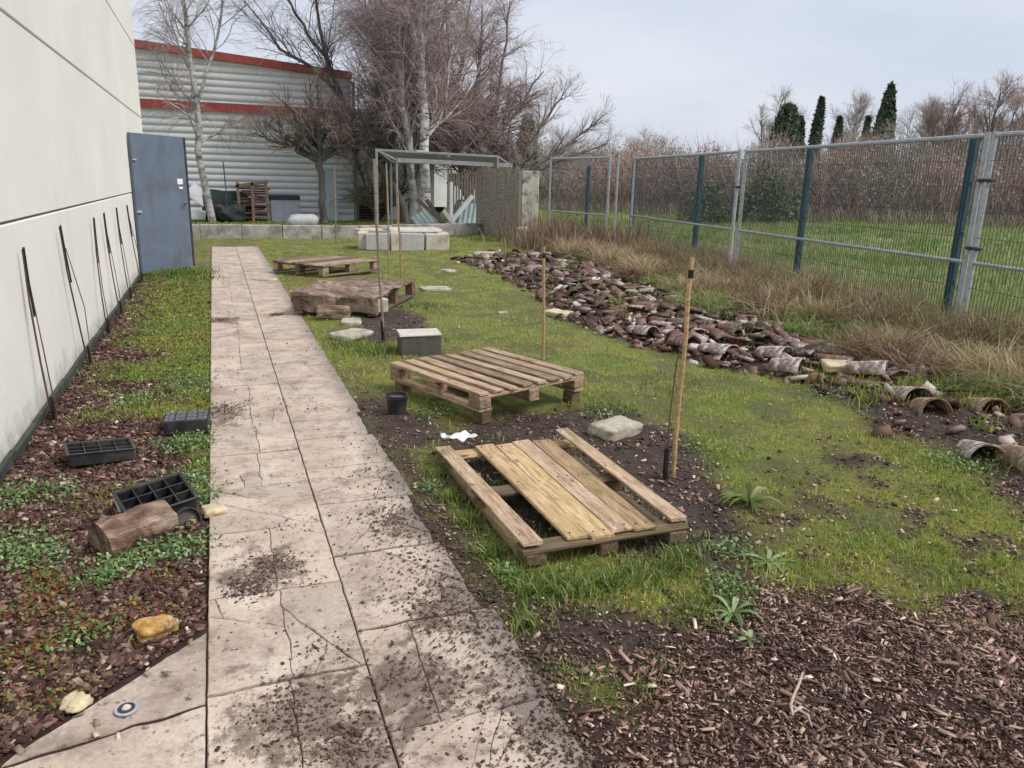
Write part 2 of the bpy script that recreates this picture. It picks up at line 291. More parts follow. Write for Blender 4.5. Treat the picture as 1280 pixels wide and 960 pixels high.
M['weed'] = island('weed leaves', [(0, (.05,.09,.03)), (.5, (.11,.185,.06)), (.85, (.20,.28,.12)), (1, (.32,.38,.22))], .55, gain=1.3, trans=.25)
M['sedum'] = island('red and green groundcover', [(0, (.16,.03,.02)), (.25, (.24,.06,.035)), (.4, (.10,.13,.035)), (.75, (.17,.20,.06)), (1, (.34,.24,.08))], .6, trans=.2)
M['bark_chip'] = island('bark mulch', [(0, (.035,.018,.015)), (.4, (.075,.038,.031)), (.7, (.14,.074,.06)), (.92, (.22,.135,.11)), (.99, (.36,.26,.22)), (1, (.58,.50,.43))], .8)
M['wood_chip'] = island('wood chips', [(0, (.045,.026,.02)), (.3, (.115,.065,.05)), (.55, (.20,.12,.095)), (.8, (.27,.17,.135)), (.98, (.42,.30,.24)), (1, (.72,.60,.49))], .75,
                        patch=[(0, (.03,.02,.017)), (.4, (.075,.045,.037)), (.75, (.16,.10,.08)), (.95, (.34,.24,.19)), (1, (.60,.48,.40))], gain=1.25, pscale=2.2)
M['clod'] = island('dirt clods and leaf litter', [(0, (.045,.03,.024)), (.5, (.11,.076,.062)), (.85, (.18,.13,.105)), (1, (.28,.20,.16))], .9)
M['litter'] = island('pale leaf litter', [(0, (.18,.13,.09)), (.5, (.40,.32,.22)), (1, (.62,.55,.42))], .8)

def ground_mat():
    m, nt, b = new_mat('ground surface')
    at = nt.nodes.new('ShaderNodeVertexColor'); at.layer_name = 'zone'
    sp = nt.nodes.new('ShaderNodeSeparateColor'); nt.links.new(at.outputs[0], sp.inputs[0])
    at2 = nt.nodes.new('ShaderNodeVertexColor'); at2.layer_name = 'zone_far'
    sp2 = nt.nodes.new('ShaderNodeSeparateColor'); nt.links.new(at2.outputs[0], sp2.inputs[0])
    v = coord(nt, 'World')
    nf = noise(nt, v, 55, 6, .7); nm = noise(nt, v, 7, 6, .65); nl = noise(nt, v, 1.3, 5, .6)
    soil = ramp(nt, [(.25, (.025,.017,.013)), (.5, (.075,.052,.042)), (.72, (.15,.11,.09)), (.85,(.28,.22,.18))], nf)
    soil = mix(nt, soil, (.045,.032,.027), ramp(nt, [(.4, (0,0,0)), (.65, (.7,.7,.7))], nm))
    bark = ramp(nt, [(.3, (.022,.012,.010)), (.55, (.07,.036,.03)), (.75, (.14,.08,.065))], nf)
    lawn = ramp(nt, [(.3, (.085,.09,.025)), (.5, (.20,.20,.05)), (.7, (.32,.28,.10))], nf)
    lawn = mix(nt, lawn, (.13,.18,.035), ramp(nt, [(.42, (0,0,0)), (.62, (.8,.8,.8))], nl))
    lawn = mix(nt, lawn, (.20,.155,.08), ramp(nt, [(.55, (0,0,0)), (.75, (.8,.8,.8))], nm))
    dry = ramp(nt, [(.3, (.035,.03,.016)), (.7, (.15,.12,.06))], nf)
    field = ramp(nt, [(.35, (.15,.22,.05)), (.55, (.23,.28,.09)), (.7, (.36,.33,.16))], nl)
    field = mix(nt, field, (.06,.085,.025), ramp(nt, [(.4, (0,0,0)), (.7, (.7,.7,.7))], nm))
    grav = ramp(nt, [(.3, (.10,.10,.07)), (.5, (.10,.135,.04)), (.7, (.22,.21,.16))], nm)
    c = mix(nt, soil, bark, sp.outputs[1]); c = mix(nt, c, lawn, sp.outputs[0])
    c = mix(nt, c, grav, sp2.outputs[2]); c = mix(nt, c, field, sp2.outputs[0]); c = mix(nt, c, dry, sp2.outputs[1])
    nt.links.new(c, b.inputs['Base Color'])
    wet = ramp(nt, [(.4, (.55,.55,.55)), (.6, (.9,.9,.9))], nm); nt.links.new(wet, b.inputs['Roughness'])
    bump(nt, b, noise(nt, v, 30, 8, .75), .9, .03)
    return m
def slab_mat():
    m, nt, b = new_mat('concrete paving'); v = coord(nt, 'World'); oi = nt.nodes.new('ShaderNodeNewGeometry').outputs['Random Per Island']
    n = noise(nt, v, 3.5, 8, .62); nf = noise(nt, v, 60, 6, .75)
    c = ramp(nt, [(.3, (.45,.355,.295)), (.5, (.585,.48,.405)), (.7, (.69,.59,.51))], n)
    c = mix(nt, c, ramp(nt, [(.3, (.6,.58,.56)), (.6, (1, 1, 1))], nf), .6, 'MULTIPLY')
    c = mix(nt, c, ramp(nt, [(0, (.80,.80,.81)), (1, (1.0,.99,.97))], oi), 1.0, 'MULTIPLY')
    d1 = noise(nt, v, 5.5, 8, .75); d = ramp(nt, [(.49, (0,0,0)), (.66, (.7,.7,.7))], d1); c = mix(nt, c, (.15,.105,.085), d)
    d3 = noise(nt, v, 14, 7, .8)
    for (px_, py_, pr_) in ((.14,1.95,.17), (.27,1.76,.13), (.10,2.9,.12), (.45,2.0,.15), (.78,2.45,.17), (.80,3.1,.14), (.80,1.75,.12), (.80,3.7,.10), (.0,8.6,.14), (-.02,5.0,.12)):
        vd = nt.nodes.new('ShaderNodeVectorMath'); vd.operation = 'DISTANCE'; nt.links.new(v, vd.inputs[0]); vd.inputs[1].default_value = (px_, py_, 0)
        e_ = math_(nt, 'ADD', math_(nt, 'DIVIDE', vd.outputs['Value'], pr_*2.2), math_(nt, 'MULTIPLY', math_(nt, 'ADD', d1, d3), -2.6)); e_ = math_(nt, 'ADD', e_, 2.55)
        c = mix(nt, c, (.12,.085,.068), ramp(nt, [(.28, (.75,.75,.75)), (.62, (0,0,0))], e_))
    d3 = noise(nt, v, 14, 7, .8); c = mix(nt, c, (.23,.175,.15), ramp(nt, [(.5, (0,0,0)), (.68, (.65,.65,.65))], d3))
    d2 = noise(nt, v, 26, 5, .7); c = mix(nt, c, (.10,.07,.055), ramp(nt, [(.60, (0,0,0)), (.66, (.8,.8,.8))], d2))
    # grey wear along the lawn side
    sx = nt.nodes.new('ShaderNodeSeparateXYZ'); nt.links.new(v, sx.inputs[0])
    e = math_(nt, 'ADD', sx.outputs[0], math_(nt, 'MULTIPLY', n, .35)); c = mix(nt, c, (.19,.165,.145), ramp(nt, [(.86, (0,0,0)), (1.0, (.8,.8,.8))], e))
    nt.links.new(c, b.inputs['Base Color']); b.inputs['Roughness'].default_value = .82
    bump(nt, b, nf, .5, .004); return m
M['ground'] = ground_mat(); M['slab'] = slab_mat()

# ------------------------------------------------------------------ mesh helpers
def tag(o, label=None, cat=None, group=None, kind=None):
    if label: o['label'] = label
    if cat: o['category'] = cat
    if group: o['group'] = group
    if kind: o['kind'] = kind
    elif cat: o['kind'] = 'thing'
    return o
def thing(name, label, cat, loc=(0, 0, 0), rz=0, group=None, rx=0, ry=0):
    o = bpy.data.objects.new(name, None); COL.objects.link(o); o.location = loc; o.rotation_euler = (rx, ry, rz); o.empty_display_size = .1
    return tag(o, label, cat, group)
def mesh_np(name, V, F, mat, parent=None, smooth=False):
    V = np.asarray(V, np.float32).reshape(-1, 3); F = np.asarray(F, np.int32); k = F.shape[1]
    me = bpy.data.meshes.new(name); me.vertices.add(len(V)); me.vertices.foreach_set('co', V.ravel())
    me.loops.add(F.size); me.loops.foreach_set('vertex_index', F.ravel())
    me.polygons.add(len(F)); me.polygons.foreach_set('loop_start', np.arange(0, F.size, k, dtype=np.int32))
    me.update(calc_edges=True)
    if smooth: me.polygons.foreach_set('use_smooth', np.ones(len(F), bool))
    me.materials.append(M[mat] if isinstance(mat, str) else mat)
    o = bpy.data.objects.new(name, me); COL.objects.link(o); o.parent = parent
    return o
class MB:
    def __init__(s): s.v = []; s.f = []
    def add(s, vs, fs, mtx=None):
        n = len(s.v); s.v += [tuple(mtx @ Vector(p)) if mtx else tuple(p) for p in vs]; s.f += [tuple(i+n for i in f) for f in fs]; return s
    def box(s, c, d, rot=(0, 0, 0), bev=0.004, jit=0):
        hx, hy, hz_ = d[0]/2, d[1]/2, d[2]/2; b = min(bev, hx*.45, hy*.45, hz_*.45); mt = Matrix.Translation(c) @ Euler(rot).to_matrix().to_4x4()
        vs = []; idx = {}
        for sx in (-1, 1):
            for sy in (-1, 1):
                for sz in (-1, 1):
                    j = [random.uniform(-jit, jit) for _ in range(3)]
                    for a, p in enumerate(((hx, hy-b, hz_-b), (hx-b, hy, hz_-b), (hx-b, hy-b, hz_))):
                        idx[(sx, sy, sz, a)] = len(vs); vs.append((sx*p[0]+j[0], sy*p[1]+j[1], sz*p[2]+j[2]))
        fs = []
        for sg in (-1, 1):
            q = [(sg, -1, -1, 0), (sg, 1, -1, 0), (sg, 1, 1, 0), (sg, -1, 1, 0)]; fs.append([idx[k] for k in (q if sg > 0 else q[::-1])])
            q = [(-1, sg, -1, 1), (1, sg, -1, 1), (1, sg, 1, 1), (-1, sg, 1, 1)]; fs.append([idx[k] for k in (q[::-1] if sg > 0 else q)])
            q = [(-1, -1, sg, 2), (1, -1, sg, 2), (1, 1, sg, 2), (-1, 1, sg, 2)]; fs.append([idx[k] for k in (q if sg > 0 else q[::-1])])
        for sx in (-1, 1):
            for sy in (-1, 1):
                fs.append([idx[(sx, sy, -1, 0)], idx[(sx, sy, -1, 1)], idx[(sx, sy, 1, 1)], idx[(sx, sy, 1, 0)]])
                for sz in (-1, 1):
                    if sx == 1: pass
        for sy in (-1, 1):
            for sz in (-1, 1): fs.append([idx[(-1, sy, sz, 1)], idx[(1, sy, sz, 1)], idx[(1, sy, sz, 2)], idx[(-1, sy, sz, 2)]])
        for sx in (-1, 1):
            for sz in (-1, 1): fs.append([idx[(sx, -1, sz, 0)], idx[(sx, 1, sz, 0)], idx[(sx, 1, sz, 2)], idx[(sx, -1, sz, 2)]])
            for sy in (-1, 1):
                for sz in (-1, 1): fs.append([idx[(sx, sy, sz, 0)], idx[(sx, sy, sz, 1)], idx[(sx, sy, sz, 2)]])
        return s.add(vs, fs, mt)
    def tube(s, pts, rad, n=8, cap=True):
        pts = [Vector(p) for p in pts]; rad = rad if hasattr(rad, '__len__') else [rad]*len(pts); vs = []; fs = []
        for i, p in enumerate(pts):
            t = (pts[min(i+1, len(pts)-1)]-pts[max(i-1, 0)]).normalized(); a = t.orthogonal() if abs(t.z) < .95 else t.cross(Vector((0, 1, 0)))
            a.normalize(); b_ = t.cross(a)
            if i == 0: a0 = a
            else:
                a = (a0-t*a0.dot(t)).normalized(); a0 = a; b_ = t.cross(a)
            for k in range(n): ang = 2*math.pi*k/n; vs.append(p+(a*math.cos(ang)+b_*math.sin(ang))*rad[i])
        for i in range(len(pts)-1):
            for k in range(n): fs.append((i*n+k, i*n+(k+1) % n, (i+1)*n+(k+1) % n, (i+1)*n+k))
        if cap: fs.append(tuple(range(n))[::-1]); fs.append(tuple(range((len(pts)-1)*n, len(pts)*n)))
        return s.add(vs, fs)
    def prism(s, poly, z0, z1, inset=.004):
        n = len(poly); cx = sum(p[0] for p in poly)/n; cy = sum(p[1] for p in poly)/n
        ins = [(x+(cx-x)*inset/max(.02, math.hypot(cx-x, cy-y)), y+(cy-y)*inset/max(.02, math.hypot(cx-x, cy-y))) for x, y in poly]
        vs = [(x, y, z0) for x, y in poly]+[(x, y, z1-inset) for x, y in poly]+[(x, y, z1) for x, y in ins]
        fs = [tuple(range(n))[::-1], tuple(range(2*n, 3*n))]
        for r in (0, 1):
            for k in range(n): fs.append((r*n+k, r*n+(k+1) % n, (r+1)*n+(k+1) % n, (r+1)*n+k))
        return s.add(vs, fs)
    def build(s, name, mat, parent=None, loc=None, rot=None, smooth=False):
        me = bpy.data.meshes.new(name); me.from_pydata(s.v, [], s.f); me.update()
        if smooth: me.polygons.foreach_set('use_smooth', [True]*len(me.polygons))
        me.materials.append(M[mat] if isinstance(mat, str) else mat)
        o = bpy.data.objects.new(name, me); COL.objects.link(o); o.parent = parent
        if loc is not None: o.location = loc
        if rot is not None: o.rotation_euler = rot
        return o
def copy_tree(o, parent=None):
    c = o.copy(); COL.objects.link(c); c.parent = parent
    for ch in list(o.children): copy_tree(ch, c)
    return c
def rock(name, mat, size, loc, rz=0, seed=0, sub=3, rough=.25, parent=None, flat=False):
    """lumpy stone from a subdivided box pushed about by noise"""
    r = np.random.default_rng(seed); n = 9; vs = {}; V = []; F = []
    def vid(p):
        k = tuple(np.round(p, 5))
        if k not in vs: vs[k] = len(V); V.append(p)
        return vs[k]
    g = np.linspace(-1, 1, n)
    for ax in range(3):
        for sg in (-1, 1):
            for i in range(n-1):
                for j in range(n-1):
                    q = []
                    for a, b_ in ((g[i], g[j]), (g[i+1], g[j]), (g[i+1], g[j+1]), (g[i], g[j+1])):
                        p = [0, 0, 0]; p[ax] = sg; p[(ax+1) % 3] = a; p[(ax+2) % 3] = b_; q.append(vid(p))
                    F.append(q if sg > 0 else q[::-1])
    V = np.array(V, float); L = (np.abs(V)**(8 if flat else 4)).sum(1)**(1/(8 if flat else 4)); V = V/L[:, None]
    ph = r.random((6, 3))*6; fr = r.normal(size=(6, 3))*2.6
    disp = sum(np.sin(V@fr[i]+ph[i, 0]) for i in range(6))/6
    fr2 = r.normal(size=(8, 3))*8; d2 = sum(np.sin(V@fr2[i]+ph[i % 6, 1]) for i in range(8))/8
    V = V*(1+rough*disp+rough*.35*d2)[:, None]*np.array(size)/2
    o = mesh_np(name, V, F, mat, parent, smooth=not flat); o.location = loc; o.rotation_euler = (0, 0, rz); return o

# vectorised ribbons (grass), tubes (twigs), chips
def ribbons(name, P, W, az, mat, parent=None):
    """P (N,K,3) centre line, W (N,K) half-width, az (N) direction of the blade's width"""
    N, K, _ = P.shape; side = np.stack([np.cos(az), np.sin(az), np.zeros(N)], 1)[:, None, :]
    A = P-side*W[..., None]; B = P[:, :-1]+side*W[:, :-1, None]
    # layout: for every blade: A0..A(K-1), B0..B(K-2); the tip is a single vertex
    V = np.concatenate([A, B], 1); nv = 2*K-1; base = (np.arange(N)*nv)[:, None, None]; T = []
    for i in range(K-1):
        a0, a1, b0 = i, i+1, K+i
        if i < K-2: b1 = K+i+1; T += [(a0, b0, b1), (a0, b1, a1)]
        else: T += [(a0, b0, a1)]
    F = (np.array(T)[None]+base).reshape(-1, 3)
    return mesh_np(name, V, F, mat, parent)
def blades(xy, h, bend, width, K=3, z=None, up=None):
    N = len(xy); az = RNG.random(N)*2*np.pi; t = np.linspace(0, 1, K)[None, :]
    z0 = height(xy[:, 0], xy[:, 1]) if z is None else z
    d = np.stack([np.cos(az), np.sin(az)], 1); b_ = (bend*h)[:, None]*t**1.8
    X = xy[:, 0:1]+d[:, 0:1]*b_; Y = xy[:, 1:2]+d[:, 1:2]*b_
    Z = z0[:, None]-.004+h[:, None]*(t-np.clip(bend, 0, 1.6)[:, None]*.42*t**2.2)
    W = width[:, None]*np.clip(1.05-t**1.5, .0, 1)
    return np.stack([X, Y, Z], 2), W, az+np.pi/2+RNG.normal(0, .5, N)
def tubes(P, Rr, n=3):
    N, K, _ = P.shape; T = np.gradient(P, axis=1); T /= np.linalg.norm(T, axis=2, keepdims=True)+1e-9
    ref = np.where(np.abs(T[..., 2:3]) < .9, np.array([0, 0, 1.]), np.array([1., 0, 0]))
    a = np.cross(T, ref); a /= np.linalg.norm(a, axis=2, keepdims=True)+1e-9; b_ = np.cross(T, a)
    ang = np.arange(n)*2*np.pi/n
    V = P[:, :, None, :]+(a[:, :, None, :]*np.cos(ang)[None, None, :, None]+b_[:, :, None, :]*np.sin(ang)[None, None, :, None])*Rr[:, :, None, None]
    base = (np.arange(N)*K*n)[:, None, None]; Q = []
    for i in range(K-1):
        for k in range(n): Q.append((i*n+k, i*n+(k+1) % n, (i+1)*n+(k+1) % n, (i+1)*n+k))
    return V.reshape(-1, 3), (np.array(Q)[None]+base).reshape(-1, 4)
CH_V = np.array([(-1,-1,-1),(1,-1,-1),(1,1,-1),(-1,1,-1),(-1,-1,1),(1,-1,1),(1,1,1),(-1,1,1)], float)/2
CH_F = np.array([(0,3,2,1),(4,5,6,7),(0,1,5,4),(1,2,6,5),(2,3,7,6),(3,0,4,7)])
def chips(name, xy, L, Wd, T, mat, tilt=.35, z=None, lift=.004):
    N = len(xy); V = CH_V[None]*(1+RNG.normal(0, .18, (N, 8, 3)))*np.stack([L, Wd, T], 1)[:, None, :]
    V[:, :, 2] += (CH_V[None, :, 0]**2*4)*(L*RNG.normal(0, .10, N))[:, None]
    a = RNG.random(N)*2*np.pi; p = RNG.normal(0, tilt, N); q = RNG.normal(0, tilt, N)
    def rot(V, i, j, an):
        c, s = np.cos(an)[:, None], np.sin(an)[:, None]; x = V[:, :, i]*c-V[:, :, j]*s; y = V[:, :, i]*s+V[:, :, j]*c
        V = V.copy(); V[:, :, i] = x; V[:, :, j] = y; return V
    V = rot(V, 1, 2, q); V = rot(V, 0, 2, p); V = rot(V, 0, 1, a)
    z0 = height(xy[:, 0], xy[:, 1]) if z is None else z
    V[:, :, 0] += xy[:, 0:1]; V[:, :, 1] += xy[:, 1:2]; V[:, :, 2] += (z0+lift+np.abs(RNG.normal(0, .5, N))*T)[:, None]
    F = (CH_F[None]+(np.arange(N)*8)[:, None, None]).reshape(-1, 4)
    return mesh_np(name, V, F, mat)
def scatter(n, x0, x1, y0, y1, dens, near=None):
    """n candidates, kept with probability dens(x, y, zones)"""
    x = RNG.uniform(x0, x1, n); u = RNG.random(n)
    y = y0+(y1-y0)*u if near is None else (y0**(1-near)+u*(y1**(1-near)-y0**(1-near)))**(1/(1-near))
    z = zones(x, y); k = RNG.random(n) < np.clip(dens(x, y, z), 0, 1); return np.stack([x[k], y[k]], 1), {a: b_[k] for a, b_ in z.items()}

# ------------------------------------------------------------------ setting: the ground sheet
def axis(a, b, fine, lo, hi):
    mid = list(np.arange(a, b, fine)); s = fine; p = a; left = []
    while p > lo: s *= 1.18; p -= s; left.append(p)
    s = fine; p = mid[-1]; right = []
    while p < hi: s *= 1.12; p += s; right.append(p)
    return np.array(left[::-1]+mid+right)
gx = axis(-1.5, 7.0, .028, -700, 900); ys = [0.3]; st = .02
while ys[-1] < 30: ys.append(ys[-1]+max(.02, .0055*ys[-1]))
s_ = ys[-1]-ys[-2]
while ys[-1] < 1200: s_ *= 1.15; ys.append(ys[-1]+s_)
lo = [.3]; s_ = .05
while lo[-1] > -120: s_ *= 1.3; lo.append(lo[-1]-s_)
gy = np.array(lo[:0:-1]+ys)
X, Y = np.meshgrid(gx, gy); xf, yf = X.ravel(), Y.ravel(); Z = height(xf, yf)
nx, ny = len(gx), len(gy); I = np.arange(nx*ny).reshape(ny, nx)
F = np.stack([I[:-1, :-1], I[:-1, 1:], I[1:, 1:], I[1:, :-1]], -1).reshape(-1, 4)
zz = zones(xf, yf)
ground = mesh_np('ground', np.stack([xf, yf, Z], 1), F, 'ground', smooth=True); tag(ground, kind='structure')
def colattr(me, name, r, g, b_):
    a = me.color_attributes.new(name, 'FLOAT_COLOR', 'POINT'); a.data.foreach_set('color', np.stack([r, g, b_, np.ones_like(r)], 1).astype(np.float32).ravel())
lawnw = zz['lawn']*(.55+.45*ss(.3, .6, fbm(xf*4, yf*4, 44)))
colattr(ground.data, 'zone', lawnw, np.clip(np.maximum(zz['bed']*(1-zz['bedgreen']*.6), zz['chips']), 0, 1), zz['soil'])
colattr(ground.data, 'zone_far', zz['field'], zz['dry']*.8, zz['gravel'])

# paving: slabs broken along cracks; every fragment is its own island of one path sheet
def clip(poly, n, d, side):
    o = []
    for i in range(len(poly)):
        p, q = poly[i], poly[(i+1) % len(poly)]; a = (p[0]*n[0]+p[1]*n[1]-d)*side; b_ = (q[0]*n[0]+q[1]*n[1]-d)*side
        if a >= 0: o.append(p)
        if a*b_ < 0: t = a/(a-b_); o.append((p[0]+(q[0]-p[0])*t, p[1]+(q[1]-p[1])*t))
    return o
def wob(x, y): return ((float(fbm(x*13, y*13, 71, 4))-.5)*.028, (float(fbm(x*13, y*13, 72, 4))-.5)*.028)
def rag(poly, straight=0):
    o = []
    for i in range(len(poly)):
        p, q = poly[i], poly[(i+1) % len(poly)]; L = math.hypot(q[0]-p[0], q[1]-p[1]); k = max(1, int(L/.022))
        for j in range(k): x = p[0]+(q[0]-p[0])*j/k; y = p[1]+(q[1]-p[1])*j/k; o.append((x, y))
    return o
pv = MB(); rs = random.Random(5)
def shrink(poly, e):
    cx = sum(p[0] for p in poly)/len(poly); cy = sum(p[1] for p in poly)/len(poly); o = []
    for x, y in poly:
        d = math.hypot(x-cx, y-cy) or 1; o.append((x-(x-cx)/d*e, y-(y-cy)/d*e))
    return o
def slab(poly, ncr):
    parts = [poly]
    if abs(poly[0][0]+.118) < .0015 and rs.random() < .7: xq = .125+rs.uniform(-.015, .015); parts = [clip(poly, (1, 0), xq, 1), clip(poly, (1, 0), xq, -1)]
    for _ in range(ncr):
        new = []
        for p in parts:
            if len(p) < 3 or rs.random() < .25: new.append(p); continue
            cx = sum(a[0] for a in p)/len(p)+rs.uniform(-.12, .12); cy = sum(a[1] for a in p)/len(p)+rs.uniform(-.12, .12)
            a = rs.uniform(0, math.pi); n = (math.cos(a), math.sin(a)); d = cx*n[0]+cy*n[1]
            A, B = clip(p, n, d, 1), clip(p, n, d, -1)
            new += [q for q in (A, B) if len(q) > 2]
        parts = new
    tx, ty = (rs.uniform(-.006, .006), rs.uniform(-.006, .006)) if poly[0][0] > -.121 else (0, 0); dz = rs.uniform(-.003, .003)
    for p in [q_ for q_ in parts if len(q_) > 2]:
        q = rag(p); w_ = [(x+wob(x, y)[0]*(.12 if x < 0 else .3 if abs(x-.355) < .03 else 1), y+wob(x, y)[1]) for x, y in q]
        q = shrink(w_, .0015); z = dz+rs.uniform(-.002, .002); n0 = len(pv.v); pv.prism(q, -.06, z, .004)
        cx = sum(a[0] for a in q)/len(q); cy = sum(a[1] for a in q)/len(q)
        for i in range(n0, len(pv.v)):
            v = pv.v[i]; pv.v[i] = (v[0], v[1], v[2]+(v[0]-cx)*tx+(v[1]-cy)*ty)
for x0, x1, off in ((-.12, .355, 0.0), (.355, .82, .23)):
    y = -.6+off; 
    while y < 17.55:
        h_ = .5 if y > 3.0 else .55; h_ *= rs.uniform(.97, 1.03); y1 = min(y+h_, 17.6)
        r_ = x1
        if x1 > .8 and y < 4.6: r_ = .86-rs.uniform(0, .03) if y < 1.9 else .83-rs.uniform(0, .045)
        near = y < 6
        slab([(x0+.0015, y+.0055), (r_-.002, y+.0055), (r_-.002, y1-.0055), (x0+.0015, y1-.0055)], rs.choice([2, 2, 3, 3]) if near and x0 > .3 else rs.choice([1, 1, 2, 2]) if near else rs.choice([0, 1, 1, 2]))
        y = y1
# concrete corner to the left in front of the bed
slab([(-.1225, 2.50), (-.1225, 2.12), (-.62, 2.02), (-.60, 2.055)], 0)
slab([(-.1225, 2.10), (-.1225, 1.2), (-.9, 1.2), (-1.5, 1.25), (-.64, 2.0)], 0)
slab([(-.1225, 1.19), (-.1225, -.5), (-2.0, -.5), (-2.0, .9), (-1.5, 1.23)], 0)
path = pv.build('path', 'slab'); tag(path, kind='structure')

# ------------------------------------------------------------------ the building on the left, its door
B = thing('industrial_building', 'long cream rendered warehouse wall with dark horizontal joints along the planting bed', 'building', (-1.11, 0, 0))
rows = [(-.1, 1.19), (1.205, 2.40), (2.415, 3.565), (3.58, 5.2)]
mb = MB()
for z0, z1 in rows:
    for y0, y1 in ((-6, 2.7), (2.704, 9.3), (9.304, 15.7)):
        mb.box((-.15, (y0+y1)/2, (z0+z1)/2), (.3, y1-y0, z1-z0), bev=.006)
mb.build('wall', 'render', B)
MB().box((-.17, 4.85, 2.5), (.28, 21.0, 5.2), bev=.002).build('joint_sealant', 'joint', B)
MB().box((-3.2, 4.85, 2.6), (5.6, 20.9, 5.4), bev=.01).build('rear_volume', 'render', B)
mm = MB()
for i in range(36): mm.box((.018, -5.6+i*.52, .015+.006*math.sin(i*2.1)), (.022+.01*(i % 3)/3, .515, .07), (0, .12*math.sin(i), 0), bev=.004)
mm.build('base_membrane', 'membrane', B)
dang = math.atan2(1.02, .68)
D = MB().box((.6, 0, 1.03), (1.2, .05, 2.0), bev=.004).build('door', 'door', B, (.03, 12.6, 0), (0, 0, dang))
MB().box((1.225, .02, 1.03), (.045, .10, 2.0), bev=.003).build('edge_strip', 'dooredge', D)
MB().box((1.03, -.030, 1.36), (.13, .006, .085), bev=.001).build('notice', 'white', D)
MB().box((1.04, -.030, 1.265), (.09, .006, .035), bev=.001).build('notice', 'white', D)
MB().box((.02, -.045, .93), (.10, .02, .03)).build('hinge', 'galv', D); MB().box((.02, -.045, 1.66), (.08, .02, .02)).build('hinge', 'galv', D)
lb = MB(); lb.tube([(1.10, -.03, 1.02), (1.10, -.07, 1.02), (1.0, -.075, 1.02)], .009, 6); lb.build('handle', 'dooredge', D)

# ------------------------------------------------------------------ far corrugated building
FB = thing('corrugated_building', 'pale horizontally corrugated steel hall with two red bands behind the bare trees', 'building', (0, 28, 0))
prof = []; pitch = .21; zc = 0.0
while zc < 5.4:
    prof += [(zc, 0), (zc+.180, 0), (zc+.184, .022), (zc+.206, .022)]; zc += pitch
xs = np.linspace(-9, 4.6, 28)
def roofz(x): return 5.14-.073*x-.012*abs(x+1)*0
V = []; 
for x in xs:
    for z, d in prof: V.append((x, d, min(z, roofz(x))))
npf = len(prof); Fq = [(i*npf+j, (i+1)*npf+j, (i+1)*npf+j+1, i*npf+j+1) for i in range(len(xs)-1) for j in range(npf-1)]
mesh_np('cladding', V, Fq, 'clad', FB)
MB().box((-2.2, 5.07, 2.3), (13.5, 10, 4.5), bev=.01).build('rear_volume', 'clad', FB)
tb = MB(); tb.box((-2.2, -.05, roofz(-2.2)+.0), (13.7, .16, .24), (0, math.atan(.073), 0)); tb.build('roof_trim', 'red', FB)
tb = MB(); tb.box((-2.2, -.05, 3.56), (13.6, .06, .28)); tb.build('red_band', 'red', FB)
MB().tube([(4.66, -.06, 0), (4.66, -.06, 4.6)], .06, 8).build('downpipe', 'alu', FB)
MB().box((6.2, 3, 1.9), (2.9, 5, 3.8), bev=.01).build('annex_wall', 'clad', FB)
sh = MB()
for i in range(12): sh.box((5.35, .47, .07+i*.095), (1.0, .05, .085), bev=.01)
sh.build('shutter', 'maroon', FB)

# low wall across the back of the lawn
LW = MB(); xs_ = [(-1.3, 19.95), (1.5, 19.95), (3.4, 20.1), (5.2, 20.6), (7.2, 21.3)]
for (a, b_), (c, d) in zip(xs_, xs_[1:]):
    L = math.hypot(c-a, d-b_); k = int(L/.9)
    for i in range(k):
        t = (i+.5)/k; LW.box((a+(c-a)*t, b_+(d-b_)*t, .13+random.uniform(-.012, .012)), (L/k-.012, .16, .36), (0, 0, math.atan2(d-b_, c-a)), bev=.012, jit=.006)
o = LW.build('low_wall', 'concrete'); tag(o, 'low grey concrete kerb wall crossing the far end of the lawn', 'wall')

# ------------------------------------------------------------------ trees
def spawn(PP, PR, n, tr, ang, ln, K, grav, wobb, rs_, rmin=.003, upb=0., bias=None):
    N0, K0, _ = PP.shape; Ls = np.linalg.norm(np.diff(PP, axis=1), axis=2).sum(1); pi = RNG.choice(N0, n, p=Ls/Ls.sum())
    t = RNG.uniform(tr[0], tr[1], n); f = t*(K0-1); i = np.minimum(f.astype(int), K0-2); fr = (f-i)[:, None]
    o = PP[pi, i]*(1-fr)+PP[pi, i+1]*fr; tg = PP[pi, i+1]-PP[pi, i]; tg /= np.linalg.norm(tg, axis=1, keepdims=True)+1e-9
    rp = PR[pi, i]*(1-fr[:, 0])+PR[pi, i+1]*fr[:, 0]
    rnd = RNG.normal(size=(n, 3)); perp = rnd-tg*(rnd*tg).sum(1, keepdims=True); perp /= np.linalg.norm(perp, axis=1, keepdims=True)+1e-9
    a = RNG.normal(ang, .22, n)[:, None]; d = tg*np.cos(a)+perp*np.sin(a); d[:, 2] += upb
    if bias is not None: d += np.array(bias)
    d /= np.linalg.norm(d, axis=1, keepdims=True)
    L = ln*(1.15-.6*t)*RNG.uniform(.6, 1.25, n); P = np.zeros((n, K, 3)); P[:, 0] = o
    for k in range(1, K):
        d = d+RNG.normal(0, wobb, (n, 3)); d[:, 2] += grav; d /= np.linalg.norm(d, axis=1, keepdims=True); P[:, k] = P[:, k-1]+d*(L/(K-1))[:, None]
    r0 = np.maximum(rp*rs_, rmin); Rr = r0[:, None]*np.linspace(1, .35, K)[None]; return P, np.maximum(Rr, rmin*.6)
